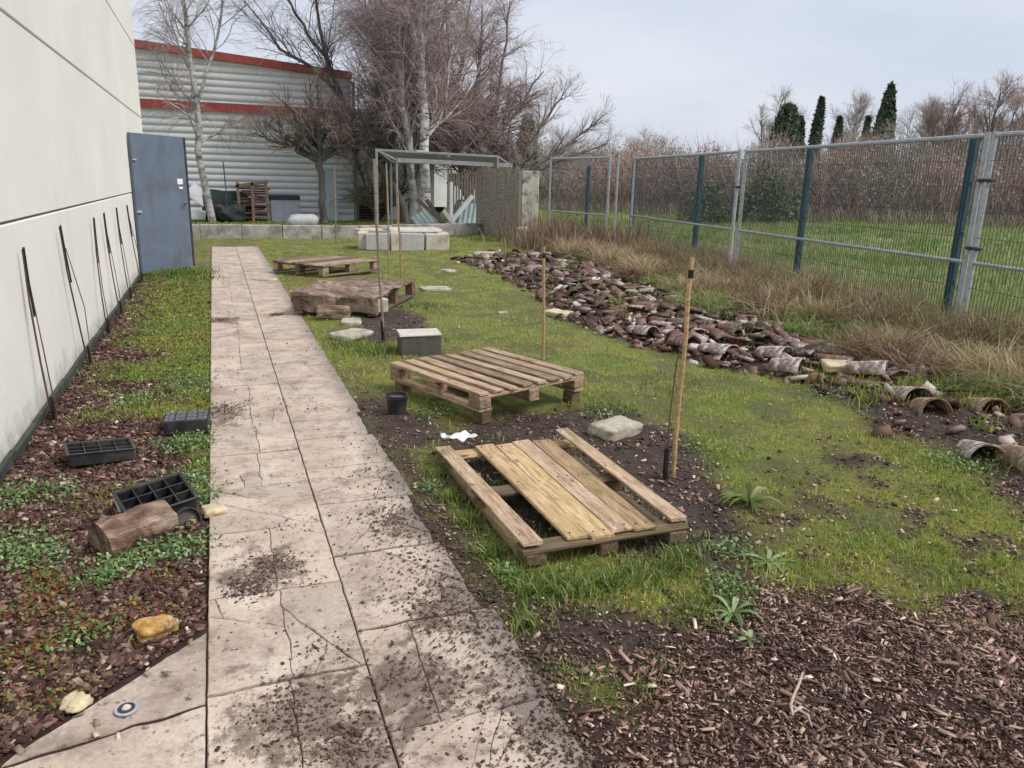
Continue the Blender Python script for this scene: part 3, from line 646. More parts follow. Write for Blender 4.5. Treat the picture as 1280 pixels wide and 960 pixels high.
def path_np(pts, rads, K=10, wobb=.04):
    pts = np.array(pts, float); t = np.linspace(0, len(pts)-1, K); i = np.minimum(t.astype(int), len(pts)-2); f = (t-i)[:, None]
    P = pts[i]*(1-f)+pts[i+1]*f; P[1:] += RNG.normal(0, wobb, (K-1, 3))*[1, 1, .2]; r = np.interp(t, range(len(rads)), rads); return P[None], r[None]
def join(parts):
    V = []; F = []; n = 0
    for v, f in parts: V.append(v); F.append(f+n); n += len(v)
    return np.concatenate(V), np.concatenate(F)
def tree(name, label, loc, trunks, levels, tmat, cmat, group=None, sides=7, split=1, skip=0):
    T = thing(name, label, 'tree', loc, group=group); tp = []; P = []; 
    trk = [path_np(p, r) for p, r in trunks]
    for a, b_ in trk: tp.append(tubes(a, b_, 10))
    PP = np.concatenate([a for a, _ in trk]); PR = np.concatenate([b_ for _, b_ in trk])
    lv = [(PP[skip:], PR[skip:])]
    for i, L in enumerate(levels):
        src = lv[L.pop('src', -1)]; a, b_ = spawn(src[0], src[1], **L); lv.append((a, b_))
        if i < split: tp.append(tubes(a, b_, 6))
        else: P.append(tubes(a, b_, 3))
    v, f = join(tp); mesh_np('trunk', v, f, tmat, T, True)
    if P: v, f = join(P); mesh_np('crown', v, f, cmat, T)
    return T
G_BT = None
tree('birch_tree', 'slim pale birch left of the others, rising beside the blue door', (-.1, 26.4, 0),
     [([(0, 0, 0), (-.25, 0, 2.0), (-.15, 0, 3.3), (-.35, .1, 5.3), (-.35, 0, 7.2), (-.2, 0, 9.8)], [.125, .105, .09, .075, .055, .015]),
      ([(-.15, 0, 3.6), (.4, .1, 5.0), (.8, .2, 6.6), (1.0, .3, 9)], [.05, .042, .035, .01])],
     [dict(n=36, tr=(.25, .98), ang=.85, ln=2.4, K=7, grav=.02, wobb=.12, rs_=.38, rmin=.008, upb=.2),
      dict(n=420, tr=(.15, 1), ang=.7, ln=1.3, K=6, grav=-.06, wobb=.14, rs_=.5, rmin=.0045),
      dict(n=3400, tr=(.1, 1), ang=.7, ln=.85, K=5, grav=-.20, wobb=.14, rs_=.6, rmin=.0026)], 'birch_grey', 'tw_grey')
tree('round_headed_tree', 'small round headed tree with a dense brown bare crown on a straight dark trunk', (3.3, 26.0, 0),
     [([(0, 0, 0), (-.03, 0, 1.0), (-.13, 0, 2.05)], [.125, .105, .115])]+
     [([(-.12, 0, 1.95), (-.12+math.cos(a)*r1*.45, math.sin(a)*r1*.4, 2.35+.25*z), (-.12+math.cos(a)*r1, math.sin(a)*r1*.8, 2.7+z)], [.085, .06, .025]) for a, r1, z in
      ((.2, 1.4, .5), (.9, .9, 1.3), (1.7, .7, 1.6), (2.5, 1.1, 1.1), (3.1, 1.6, .4), (3.9, 1.2, .9), (4.7, .8, 1.5), (5.4, 1.2, .8), (3.3, 1.9, .0), (0, 1.7, .0))],
     [dict(n=170, tr=(.25, 1), ang=.7, ln=1.0, K=6, grav=.05, wobb=.14, rs_=.5, rmin=.011, upb=.15),
      dict(n=1000, tr=(.2, 1), ang=.75, ln=.55, K=5, grav=.03, wobb=.16, rs_=.6, rmin=.0055),
      dict(n=2800, tr=(.2, 1), ang=.8, ln=.30, K=4, grav=.0, wobb=.16, rs_=.7, rmin=.0036)], 'bark', 'tw_brown', skip=1)
tree('bare_tree', 'dark multi stemmed bare tree leaning left behind the metal frame', (6.1, 26.6, 0),
     [([(0, 0, 0), (-.25, 0, 1.0), (-1.05, 0, 2.4), (-2.1, .2, 4.1), (-2.6, .2, 6.2), (-3.0, .2, 8.4)], [.18, .15, .11, .075, .05, .02]),
      ([(0, 0, .2), (-.5, .2, 1.4), (-.9, .3, 3.2), (-.9, .3, 5.5), (-.5, .2, 8)], [.16, .13, .10, .07, .02]),
      ([(0.1, 0, 0), (.5, .2, 1.6), (1.0, .2, 3.3), (1.3, .2, 5.6), (1.6, .2, 8)], [.14, .12, .09, .06, .02]),
      ([(-2.0, .2, 3.9), (-2.9, .2, 4.8), (-3.9, .2, 5.3), (-4.8, .3, 6.6)], [.08, .06, .045, .02]),
      ([(-2.3, .2, 5.0), (-3.3, .2, 6.2), (-4.0, .2, 7.6)], [.06, .045, .02])],
     [dict(n=90, tr=(.25, .98), ang=.75, ln=2.2, K=7, grav=.02, wobb=.10, rs_=.35, rmin=.009, upb=.2),
      dict(n=1000, tr=(.15, 1), ang=.7, ln=1.0, K=6, grav=.0, wobb=.16, rs_=.55, rmin=.006),
      dict(n=4200, tr=(.1, 1), ang=.7, ln=.55, K=5, grav=-.03, wobb=.14, rs_=.6, rmin=.003)], 'bark', 'tw_dark')
BT = dict(grav=-.2)
tree('birch_tree', 'white barked birch with the straightest trunk right of centre in the tall clump', (6.45, 25.2, 0),
     [([(0, 0, 0), (-.02, 0, 2.5), (-.12, 0, 5), (-.12, 0, 7.5), (-.1, 0, 11)], [.17, .15, .12, .09, .02])],
     [dict(n=70, tr=(.25, .98), ang=.85, ln=3.7, K=8, grav=-.01, wobb=.10, rs_=.24, rmin=.008, upb=.35, bias=(0, .45, 0)),
      dict(n=900, tr=(.1, 1), ang=.6, ln=1.4, K=7, grav=-.08, wobb=.13, rs_=.6, rmin=.006),
      dict(n=8500, tr=(.05, 1), ang=.6, ln=.85, K=5, grav=-.20, wobb=.13, rs_=.6, rmin=.0028)], 'birch', 'tw_red')
tree('birch_tree', 'thinner grey white birch leaning slightly left within the tall clump', (5.98, 25.3, 0),
     [([(0.12, 0, 0), (.05, 0, 2.0), (-.25, 0, 4.2), (-.25, 0, 6.5), (-.5, 0, 10.5)], [.14, .12, .10, .07, .02])],
     [dict(n=60, tr=(.2, .98), ang=.85, ln=3.6, K=8, grav=-.01, wobb=.10, rs_=.24, rmin=.008, upb=.35, bias=(0, .45, 0)),
      dict(n=800, tr=(.1, 1), ang=.6, ln=1.4, K=7, grav=-.08, wobb=.13, rs_=.6, rmin=.006),
      dict(n=7500, tr=(.05, 1), ang=.6, ln=.85, K=5, grav=-.20, wobb=.13, rs_=.6, rmin=.0028)], 'birch_grey', 'tw_red')
tree('bare_tree', 'reddish brown dense bare tree on the right side of the tall clump', (8.7, 27.6, 0),
     [([(0, 0, 0), (.1, 0, 1.6), (.1, .1, 3.0), (.4, .1, 5.2), (.5, 0, 7.4)], [.18, .15, .12, .07, .02]),
      ([(0, 0, .8), (-.5, 0, 2.4), (-.8, .1, 4.5), (-.8, .1, 7.2)], [.12, .10, .07, .02]),
      ([(0, 0, 1.2), (.9, 0, 2.8), (1.9, .1, 4.0), (2.8, .1, 5.4)], [.11, .09, .06, .02]),
      ([(0, 0, 1.6), (.8, 0, 3.6), (1.3, .1, 5.6), (1.5, .1, 7.6)], [.1, .08, .05, .02])],
     [dict(n=150, tr=(.15, .98), ang=.75, ln=1.8, K=7, grav=-.01, wobb=.13, rs_=.4, rmin=.010, upb=.1),
      dict(n=1500, tr=(.1, 1), ang=.7, ln=1.0, K=6, grav=-.04, wobb=.14, rs_=.55, rmin=.006),
      dict(n=10000, tr=(.05, 1), ang=.7, ln=.55, K=5, grav=-.06, wobb=.12, rs_=.6, rmin=.0029)], 'barkbrown', 'tw_red')
tree('bare_tree', 'low spreading bare tree reaching right over the fence gap, sky behind its twigs', (10.6, 27.5, 0),
     [([(0, 0, 0), (0, 0, 1.5), (-.2, 0, 2.2)], [.16, .14, .11]),
      ([(0, 0, 1.5), (.9, 0, 2.2), (2.0, .1, 2.9), (3.3, .1, 3.9)], [.09, .07, .05, .02]),
      ([(0, 0, 1.6), (-1.0, 0, 2.6), (-1.6, .1, 3.7)], [.09, .06, .02]),
      ([(-.1, 0, 2.0), (.6, 0, 3.0), (1.3, .1, 4.1), (1.7, 0, 4.7)], [.08, .06, .04, .02]),
      ([(.4, 0, 1.8), (1.8, .1, 2.3), (3.6, .1, 3.0)], [.07, .05, .02])],
     [dict(n=70, tr=(.25, 1), ang=.65, ln=1.3, K=7, grav=.03, wobb=.10, rs_=.5, rmin=.012, upb=.25),
      dict(n=620, tr=(.1, 1), ang=.6, ln=.8, K=6, grav=.05, wobb=.10, rs_=.5, rmin=.006),
      dict(n=3200, tr=(.05, 1), ang=.6, ln=.42, K=5, grav=.06, wobb=.10, rs_=.6, rmin=.003)], 'bark', 'tw_grey')
tree('bare_tree', 'hazy reddish bare tree filling the back of the clump between hall and birches', (7.6, 31.0, 0),
     [([(0, 0, 0), (0, 0, 3.0), (-.2, 0, 6), (-.3, 0, 9.5)], [.18, .15, .1, .02]), ([(0, 0, 1.2), (-.9, 0, 3.4), (-1.6, 0, 6), (-2.0, 0, 8.5)], [.12, .1, .06, .02]), ([(0, 0, 1.6), (1.1, 0, 3.6), (1.9, 0, 6), (2.2, 0, 8.5)], [.12, .1, .06, .02])],
     [dict(n=140, tr=(.15, .98), ang=.75, ln=2.4, K=7, grav=.0, wobb=.13, rs_=.4, rmin=.011, upb=.1),
      dict(n=1500, tr=(.1, 1), ang=.7, ln=1.2, K=6, grav=-.05, wobb=.14, rs_=.55, rmin=.007),
      dict(n=6500, tr=(.05, 1), ang=.7, ln=.7, K=5, grav=-.12, wobb=.12, rs_=.6, rmin=.0034)], 'barkbrown', 'tw_red')
tree('shrub', 'olive brown tangled shrub low between the round headed tree and the frame', (5.2, 27.2, 0),
     [([(0, 0, 0), (-.4, 0, 1.5), (-.8, 0, 3.2)], [.07, .05, .02]), ([(0, 0, 0), (.3, 0, 1.5), (.5, 0, 3.4)], [.07, .05, .02]), ([(0.2, 0, 0), (1.0, 0, 1.3), (1.4, 0, 2.8)], [.07, .05, .02])],
     [dict(n=90, tr=(.1, 1), ang=.7, ln=1.2, K=6, grav=.02, wobb=.15, rs_=.5, rmin=.012),
      dict(n=900, tr=(.1, 1), ang=.8, ln=.6, K=5, grav=-.02, wobb=.18, rs_=.6, rmin=.008),
      dict(n=1500, tr=(.1, 1), ang=.8, ln=.35, K=4, grav=-.03, wobb=.18, rs_=.6, rmin=.006)], 'bark', 'tw_olive')

def leafy(N, fn, size, asp=1.8):
    """leaf sized triangles placed by fn(N)->(N,3)"""
    C = fn(N); a = RNG.normal(size=(N, 3)); a /= np.linalg.norm(a, axis=1, keepdims=True); b_ = np.cross(a, RNG.normal(size=(N, 3))); b_ /= np.linalg.norm(b_, axis=1, keepdims=True)
    s = (size*RNG.uniform(.6, 1.4, N))[:, None]; V = np.stack([C+a*s*asp, C-a*s*.6+b_*s, C-a*s*.6-b_*s], 1); return V.reshape(-1, 3), np.arange(3*N).reshape(-1, 3)
def cypress(label, x, y, h, r, lean=0, n=5000, mat='cyp', prof=.8, name='cypress_tree', group=None):
    T = thing(name, label, 'tree', (x, y, 0), ry=lean, group=group)
    MB().tube([(0, 0, -.2), (0, 0, h*.4), (0, 0, h*.9)], [r*.22, r*.14, .02], 7).build('trunk', 'bark', T)
    def fn(N):
        u = RNG.random(N)**.9; zz_ = .04*h+u*.96*h; rr = r*np.clip(np.minimum(1, (u+.05)*5), 0, 1)*(1-u**1.25)**prof
        a = RNG.random(N)*6.283; q = np.sqrt(RNG.uniform(.3, 1, N))*(1+RNG.normal(0, .07, N)+.10*np.sin(a*3+zz_*2.1+x)); return np.stack([np.cos(a)*rr*q, np.sin(a)*rr*q, zz_], 1)
    v, f = leafy(n, fn, .035*h**.5, 2.4); mesh_np('crown', v, f, mat, T); return T
# far cypresses stand beyond the scrub
def at(ratio, y): return (ratio*y, y)
cg = None
for px, ratio, y, h, r, lean, lab, pr in (
        (1103, 1.006, 40, 8.0, .95, .03, 'tallest dark cypress rising well above the scrub', .55),
        (1080, .970, 42, 6.2, .38, .03, 'thin short cypress just left of the tallest one', .5),
        (1047, .918, 44, 6.3, .55, 0, 'small dark conifer half sunk in bare twigs between the thin cypresses', .6),
        (1020, .870, 40, 6.9, .50, .05, 'slender pointed cypress third from the left', .6),
        (997, .842, 42, 5.9, .55, 0, 'short narrow cypress touching the broad one on its right', .35),
        (983, .818, 41, 6.5, 1.15, 0, 'broad blunt topped cypress at the left end of the row', .35)):
    cypress(lab, ratio*y, y, h, r, lean, 5200, prof=pr, group='cypresses beyond the scrub')
cypress('small dark conifer behind the pale concrete panel and twigs of the spreading tree', 11.7, 29.5, 4.0, .55, n=3500, mat='pine', prof=.45, name='conifer')
for i, (ratio, y, h, r) in enumerate(((.47, 60, 3.9, 2.2), (.51, 62, 4.1, 1.0), (.565, 60, 3.8, .9), (.60, 62, 3.4, 1.0))):
    cypress(['broad dark pine far off behind the leftmost fence panel', 'dark round pine far off above the blue post near the fence gap', 'small far pine top directly above the first rail right of the gap', 'lowest far pine top over the fence rail, rightmost of four'][i], ratio*y, y, h, r, n=1800, mat='pine', prof=.3, name='pine_tree', group='distant pines')
# bare trees over the scrub
for i, (ratio, y, h, lab) in enumerate(((.80, 44, 7.2, 'pale bare tree left of the broad cypress'), (.95, 46, 7.6, 'pale bare tree between the thin cypresses'), (1.10, 36, 6.0, 'grey bare tree right of the tallest cypress'),
                                        (1.15, 31, 6.2, 'brown bare tree above the leaning fence post'), (1.25, 29, 6.6, 'wide brown bare tree at the right edge, nearest the post'), (1.36, 27, 6.2, 'wide bare tree cut by the right edge of the picture'), (.58, 50, 4.4, 'faint bare tree over the fence gap'))):
    tree('bare_tree', lab, (ratio*y, y, 0), [([(0, 0, 0), (.1, 0, h*.35), (0, .1, h*.7), (.1, 0, h*.95)], [.13, .11, .07, .02]), ([(0, 0, h*.2), (.8, 0, h*.5), (1.3, 0, h*.85)], [.09, .06, .02]), ([(0, 0, h*.2), (-.8, 0, h*.5), (-1.4, 0, h*.8)], [.09, .06, .02])],
         [dict(n=70, tr=(.15, 1), ang=.6, ln=1.9, K=6, grav=.04, wobb=.12, rs_=.5, rmin=.014, upb=.2), dict(n=420, tr=(.2, 1), ang=.6, ln=.95, K=5, grav=.03, wobb=.14, rs_=.6, rmin=.010), dict(n=4500, tr=(.1, 1), ang=.6, ln=.6, K=4, grav=.02, wobb=.14, rs_=.6, rmin=.0045)],
         'barkbrown', 'tw_brown' if i in (3, 4, 5) else 'tw_grey', group='bare trees beyond the field')
# scrub belt: far thicket that reads as one mass
HL = np.array([(14, 46), (17.8, 40), (19.8, 34), (22.3, 30), (25.5, 26), (32, 23.5), (44, 20)], float); seg = np.linalg.norm(np.diff(HL, axis=0), axis=1); cum = np.r_[0, np.cumsum(seg)]
def along(n, d0, d1):
    s = RNG.random(n)*cum[-1]; i = np.minimum(np.searchsorted(cum, s)-1, len(seg)-1).clip(0); f = ((s-cum[i])/seg[i])[:, None]; P = HL[i]*(1-f)+HL[i+1]*f
    t = (HL[i+1]-HL[i])/seg[i][:, None]; nn = np.stack([-t[:, 1], t[:, 0]], 1); nn *= np.sign((nn*P).sum(1, keepdims=True)); d = RNG.uniform(d0, d1, n)[:, None]; return P+nn*d, s, d[:, 0]
parts = []
P2, s, d = along(20000, 0, 7); N = len(P2); top = 2.2+.9*3.4*(fbm(s*.55, d*.35, 31, 5)-.35)*1.25+d*.12+ss(22, 34, s)*1.1; h_ = top*RNG.uniform(.35, 1.05, N)
az = RNG.random(N)*6.28; K = 4; t = np.linspace(0, 1, K)[None]; ln_ = RNG.normal(0, .8, N)[:, None]; ln2 = RNG.normal(0, .8, N)[:, None]
base_z = RNG.random(N)*top*.35
Pp = np.stack([P2[:, :1]+ln_*t**1.5, P2[:, 1:]+ln2*t**1.5, base_z[:, None]+(h_-base_z*.5)[:, None]*t], 2); ribbons('scrub_thicket', Pp, np.repeat((RNG.uniform(.005, .016, N))[:, None], K, 1), az, 'scrub')
tag(bpy.data.objects['scrub_thicket'], 'reddish brown winter thicket along the far side of the field', 'thicket', kind='stuff')
P2, s, d = along(110000, 0, 7); N = len(P2); top = 2.0+.9*3.4*(fbm(s*.55, d*.35, 31, 5)-.35)*1.25+d*.1+ss(22, 34, s)*.9
v, f = leafy(N, lambda n: np.stack([P2[:, 0], P2[:, 1], top*RNG.random(n)**.7], 1), .028, 3.6)
o = mesh_np('bramble_mass', v, f, 'scrub'); tag(o, 'dense dead leaves and brambles filling the far thicket', 'brambles', kind='stuff')
P2, s, d = along(9000, -1.2, .8); N = len(P2); hh = RNG.uniform(.3, .9, N); Pp, W_, az = blades(P2, hh, RNG.uniform(.1, .6, N), RNG.uniform(.008, .02, N), 3)
o = ribbons('dry_stalks', Pp, W_, az, 'reedy'); tag(o, 'pale dry stalks at the foot of the thicket', 'dry grass', kind='stuff')
def bush(label, x, y, rx, ry, h, n, mat, size=.05):
    T = thing('bush', label, 'bush', (x, y, 0))
    mb = MB()
    for k in range(9): a = k*.7; mb.tube([(0, 0, -.05), (math.cos(a)*rx*.35, math.sin(a)*ry*.35, h*.45), (math.cos(a)*rx*.7, math.sin(a)*ry*.7, h*.8)], [.04, .025, .008], 5)
    mb.build('stems', 'bark', T)
    def fn(N):
        q = RNG.normal(size=(N, 3)); q /= np.linalg.norm(q, axis=1, keepdims=True); q[:, 2] = np.abs(q[:, 2]); lump = 1+.22*np.sin(q[:, 0]*7+x)+.18*np.sin(q[:, 1]*8+q[:, 2]*6); rr = RNG.uniform(.55, 1, N)**.6*lump
        return q*rr[:, None]*[rx, ry, h]
    v, f = leafy(n, fn, size, 1.8); mesh_np('crown', v, f, mat, T); return T
bush('dark green rounded bush behind the fence right of the silver middle post', 20.4, 25.6, 1.3, 1.1, 1.9, 4200, 'bushgreen', .045)
bush('smaller dark green bush just left of the large green one', 18.3, 26.6, .9, .9, 1.5, 2000, 'bushgreen', .045)

# ------------------------------------------------------------------ site fence panels and old posts
def panel(label, a, b_, posts=(True, True), z0=.0, ztop=2.05, lean=0):
    ax, ay = a; bx, by = b_; L = math.hypot(bx-ax, by-ay); T = thing('mesh_fence', label, 'fence panel', (ax, ay, z0), math.atan2(by-ay, bx-ax), group='galvanised mesh fence panels', rx=0)
    for x in (.03, L-.03): MB().tube([(x, 0, .02), (x, 0, ztop+.01)], .027, 10).build('upright', 'galv', T)
    MB().tube([(.03, 0, ztop-.02), (L-.03, 0, ztop-.02)], .023, 8).build('top_rail', 'galv', T)
    MB().tube([(.03, 0, .84), (L-.03, 0, .84)], .019, 8).build('middle_rail', 'galv', T)
    n = int((L-.1)/.042); P = np.zeros((n, 2, 3)); P[:, :, 0] = (.06+np.arange(n)*.042)[:, None]; P[:, 1, 2] = ztop-.03; P[:, 0, 2] = .1
    zs = np.arange(.12, ztop, .24); H = np.zeros((len(zs), 2, 3)); H[:, 0, 0] = .05; H[:, 1, 0] = L-.05; H[:, :, 2] = zs[:, None]
    P[:, :, 1] = .012; H[:, :, 1] = .017
    v, f = join([tubes(P, np.full((n, 2), .0036), 3), tubes(H, np.full((len(zs), 2), .0030), 3)]); mesh_np('wire_mesh', v, f, 'wire', T)
    return T
fA = (6.88, 5.55); fB = (7.70, 10.35); fC = (8.52, 15.2); fN = (6.10, .95)
panel('mesh fence panel at the right edge, cut off by the picture', fN, (6.878, 5.50))
P2_ = panel('long mesh fence panel between the leaning double post and the silver middle post', (6.884, 5.53), (7.685, 10.27))
P3_ = panel('mesh fence panel from the silver middle post to the gap in the fence', (7.72, 10.43), fC)
panel('short far mesh panel left of the fence gap beside the concrete panel', (7.85, 15.0), (7.46, 17.3))
for T, L in ((P2_, 0),):
    for z in (1.62, .98):
        c = MB().box((-.045, 0, z), (.17, .06, .035), bev=.008); c.tube([(-.045, -.05, z), (-.045, .05, z)], .012, 6); c.build('clamp', 'clamp', T)
c = MB().box((-.045, 0, 1.5), (.16, .06, .035), bev=.008).build('clamp', 'clamp', P3_)
def bpost(label, x, y, h=1.93, g='blue green posts of the older fence'):
    T = thing('fence_post', label, 'fence post', (x, y, hz(x, y)-.1), .17, group=g)
    MB().box((0, 0, h/2+.05), (.085, .06, h+.1), bev=.006).build('post', 'bluepost', T)
    MB().box((0, 0, h+.11), (.085, .065, .02), bev=.004).build('cap', 'clamp', T)
    for z in (.5, 1.0, 1.5): MB().box((0, -.035, z+.1), (.04, .02, .04), bev=.004).build('clip', 'clamp', T)
bpost('dark blue green post hidden behind the leaning double silver post', 7.20, 5.94)
bpost('blue green post midway along the long mesh panel', 7.71, 8.87)
bpost('blue green post left of the silver middle post', 8.31, 12.36)
bpost('blue green post just right of the fence gap', 8.85, 15.75)
bpost('blue green post behind the short far panel left of the gap', 9.5, 19.4)
o = MB().tube([(7.95, 14.85, -.1), (7.95, 14.85, 2.1)], .024, 8).build('steel_post', 'galv'); tag(o, 'lone silver tube standing at the left side of the fence gap', 'fence post')

# ------------------------------------------------------------------ metal frame shelter, screens and stored things at the back
FR = thing('metal_frame_shelter', 'open grey metal frame with netting roof behind the pale blocks', 'shelter', (0, 0, 0))
fl, fr_, bl, br = (4.07, 21.0, 2.2), (7.6, 21.4, 2.16), (5.3, 25.0, 2.0), (9.2, 24.6, 1.98)
for p in (fl, fr_, bl, br): MB().box((p[0], p[1], p[2]/2), (.06, .06, p[2]), bev=.005).build('post', 'alu', FR)
MB().box((4.62, 21.05, .98), (.055, .055, 1.96), bev=.005).build('post', 'alu', FR)
def beam(a, b_, w_, nm='rail', mat='alu', par=FR): 
    a, b_ = Vector(a), Vector(b_); d = b_-a; return MB().box((0, 0, 0), (d.length, w_, w_), bev=.004).build(nm, mat, par, (a+b_)/2, d.to_track_quat('X', 'Z').to_euler())
beam(fl, fr_, .055); beam(bl, br, .09); beam(fl, bl, .07); beam(fr_, br, .06)
beam((4.62, 21.05, 1.96), (8.1, 21.6, 1.93), .11)
beam((4.07, 21.0, 2.2), (4.62, 21.05, 1.96), .05)
q = []
for i in range(110):
    t = i/109; q.append([(fl[0]+(fr_[0]-fl[0])*t, fl[1]+(fr_[1]-fl[1])*t, fl[2]+(fr_[2]-fl[2])*t+.02), (bl[0]+(br[0]-bl[0])*t, bl[1]+(br[1]-bl[1])*t, bl[2]+(br[2]-bl[2])*t+.02)])
for i in range(110):
    t = i/109; q.append([(fl[0]+(bl[0]-fl[0])*t, fl[1]+(bl[1]-fl[1])*t, fl[2]+(bl[2]-fl[2])*t+.025), (fr_[0]+(br[0]-fr_[0])*t, fr_[1]+(br[1]-fr_[1])*t, fr_[2]+(br[2]-fr_[2])*t+.025)])
v, f = tubes(np.array(q), np.full((220, 2), .0032), 3); mesh_np('netting', v, f, 'net', FR)
o = MB().box((0, 0, 0), (1.0, .14, .05)).build('plank', 'paleconc', None, (5.95, 22.3, 2.2), (.1, .12, R_(-35))); tag(o, 'pale plank lying across the top of the metal frame', 'plank')
def slats(name, label, a, b_, h, w_, mat, gap=.012, cat='screen'):
    L = math.hypot(b_[0]-a[0], b_[1]-a[1]); T = thing(name, label, cat, (a[0], a[1], hz(*a)), math.atan2(b_[1]-a[1], b_[0]-a[0])); n = int(L/(w_+gap)); mb = MB()
    for i in range(n): hh = h+random.uniform(-.05, .05); mb.box(((i+.5)*(w_+gap), random.uniform(-.01, .01), hh/2), (w_, .022, hh), (0, random.uniform(-.012, .012), 0), bev=.003)
    mb.build('boards', mat, T)
    r = MB(); r.box((L/2, .035, h*.25), (L, .04, .07)); r.box((L/2, .035, h*.8), (L, .04, .07)); r.build('rail', mat, T); return T
slats('board_screen', 'weathered grey brown board screen at the right end of the metal frame', (7.05, 21.6), (7.62, 19.35), 1.85, .12, 'screen')
slats('board_screen', 'darker slatted screen at the back of the metal frame behind the scrap', (6.9, 24.2), (9.0, 24.0), 1.75, .06, 'screen', .03)
CP = thing('concrete_screen', 'upright pale lichened concrete panel between the board screen and the mesh fence', 'panel', (7.62, 18.9, 0), R_(-14))
MB().box((0, 0, .87), (.44, .09, 1.78), bev=.012, jit=.004).build('panel', 'mossconc', CP)
MB().box((-.27, .02, .86), (.08, .12, 1.75), bev=.01).build('edge_post', 'screen', CP)
o = rock('rubble_block', 'paleconc', (.38, .3, .42), (7.35, 18.6, .16), .4, 9, rough=.16); tag(o, 'rough pale block at the foot of the concrete panel', 'block')
# scrap heap
def sheet(name, label, cat, loc, size, rot, mat, ribs=0):
    mb = MB()
    if ribs:
        n = ribs*4; V = []; 
        for i in range(n+1):
            for j in range(2): V.append((-size[0]/2+size[0]*i/n, (-.5+j)*size[1], .02*math.sin(i*math.pi/2)+size[2]*0))
        Fs = [(2*i, 2*i+2, 2*i+3, 2*i+1) for i in range(n)]; n0 = len(V); V += [(a, b_, c-.006) for a, b_, c in V]; Fs += [(n0+2*i+1, n0+2*i+3, n0+2*i+2, n0+2*i) for i in range(n)]
        mb.add(V, Fs)
    else: mb.box((0, 0, 0), size, bev=.004)
    o = mb.build(name, mat, None, loc, rot); tag(o, label, cat); return o
M['palegreen'] = simple('pale green sheet', [(.3, (.26,.34,.33)), (.7, (.40,.48,.47))], 4, rough=.5, bmp=0)
M['paleblue'] = simple('pale blue sheet', [(.3, (.45,.56,.60)), (.7, (.55,.66,.70))], 3, rough=.4, bmp=0)
M['lavender'] = simple('lavender grey board', [(.3, (.30,.30,.36)), (.7, (.38,.38,.44))], 4, rough=.6, bmp=0)
M['tarp'] = simple('dark green tarpaulin', [(.3, (.02,.035,.035)), (.7, (.05,.07,.065))], 5, rough=.5, bmp=.8, bd=.05)
M['redp'] = simple('red plastic', [(.3, (.5,.10,.07)), (.7, (.6,.14,.1))], 5, rough=.4, bmp=0)
M['rust'] = simple('rusty wood', [(.3, (.12,.06,.035)), (.7, (.30,.17,.10))], 6, 7, None, .8, .5)
sheet('scrap_sheet', 'pale green ribbed sheet leaning right in the scrap heap', 'sheet', (7.05, 22.4, .42), (.55, .9, .02), (R_(68), R_(8), R_(-20)), 'palegreen', 4)
sheet('scrap_sheet', 'dull green sheet lying low at the left of the scrap heap', 'sheet', (5.75, 22.3, .34), (.7, .6, .02), (R_(50), R_(-25), R_(15)), 'palegreen', 5)
sheet('scrap_board', 'long white board tilted up to the right in the scrap heap', 'board', (6.75, 22.2, .62), (1.15, .09, .12), (0, R_(-48), R_(5)), 'white')
sheet('scrap_board', 'short white board tilted up to the left in the scrap heap', 'board', (6.4, 22.1, .38), (.6, .10, .12), (0, R_(50), R_(5)), 'white')
sheet('scrap_board', 'brown board sloping down to the right at the left of the scrap heap', 'board', (5.9, 22.1, .52), (1.2, .08, .10), (0, R_(42), R_(-5)), 'pal_old')
sheet('scrap_board', 'dark steep board in the middle of the scrap heap', 'board', (6.1, 22.5, .5), (1.0, .10, .12), (0, R_(55), R_(-5)), 'bark')
sheet('white_post', 'slim white post standing behind the scrap heap', 'post', (6.75, 23.2, .75), (.09, .09, 1.35), (0, 0, .3), 'white')
# left back: stored objects in front of the hall
CRT = thing('wooden_crate_stack', 'rough stack of broken reddish pallets leaning on end in front of the hall', 'pallet stack', (1.15, 26.9, 0))
mb = MB()
for i in range(16): mb.box((random.uniform(-.1, .1), random.uniform(-.2, .2), .07+i*.075), (random.uniform(.7, 1.05), .1, .055), (0, random.uniform(-.12, .12), random.uniform(-.2, .2)))
mb.build('boards', 'rust', CRT)
mb = MB()
for x in (-.42, .0, .45): mb.box((x, -.25, .62), (.09, .09, 1.25), (0, random.uniform(-.08, .08), 0))
mb.box((.0, -.28, 1.2), (1.0, .03, .1), (0, -.16, 0)); mb.build('uprights', 'pal_grey', CRT)
o = sheet('lavender_box', 'lavender grey cabinet with dark lid beside the pallet stack', 'cabinet', (2.15, 26.9, .36), (.9, .5, .72), (0, 0, 0), 'lavender')
MB().box((0, 0, .43), (.95, .54, .15), bev=.01).build('lid', 'dooredge', o)
sheet('blue_panel', 'pale blue sheet standing against the hall right of the round headed tree', 'sheet', (3.72, 27.6, .85), (.5, .03, 1.68), (R_(-4), 0, 0), 'paleblue')
rock('tarpaulin_heap', 'tarp', (1.3, .8, 1.0), (.35, 27.2, .45), 0, 21, rough=.3); tag(bpy.data.objects['tarpaulin_heap'], 'dark green tarpaulin heap between the slim birch and the pallet stack', 'tarpaulin')
rock('tarpaulin_heap', 'tarp', (.9, .7, .5), (.45, 26.6, .3), .3, 22, rough=.3); tag(bpy.data.objects['tarpaulin_heap.001'], 'low black bundle in front of the tarpaulin heap', 'bundle')
sheet('white_sheet', 'crumpled white sheet tilted behind the foot of the slim birch', 'sheet', (-.35, 27.0, .75), (.9, .5, .05), (R_(70), R_(35), .1), 'white')
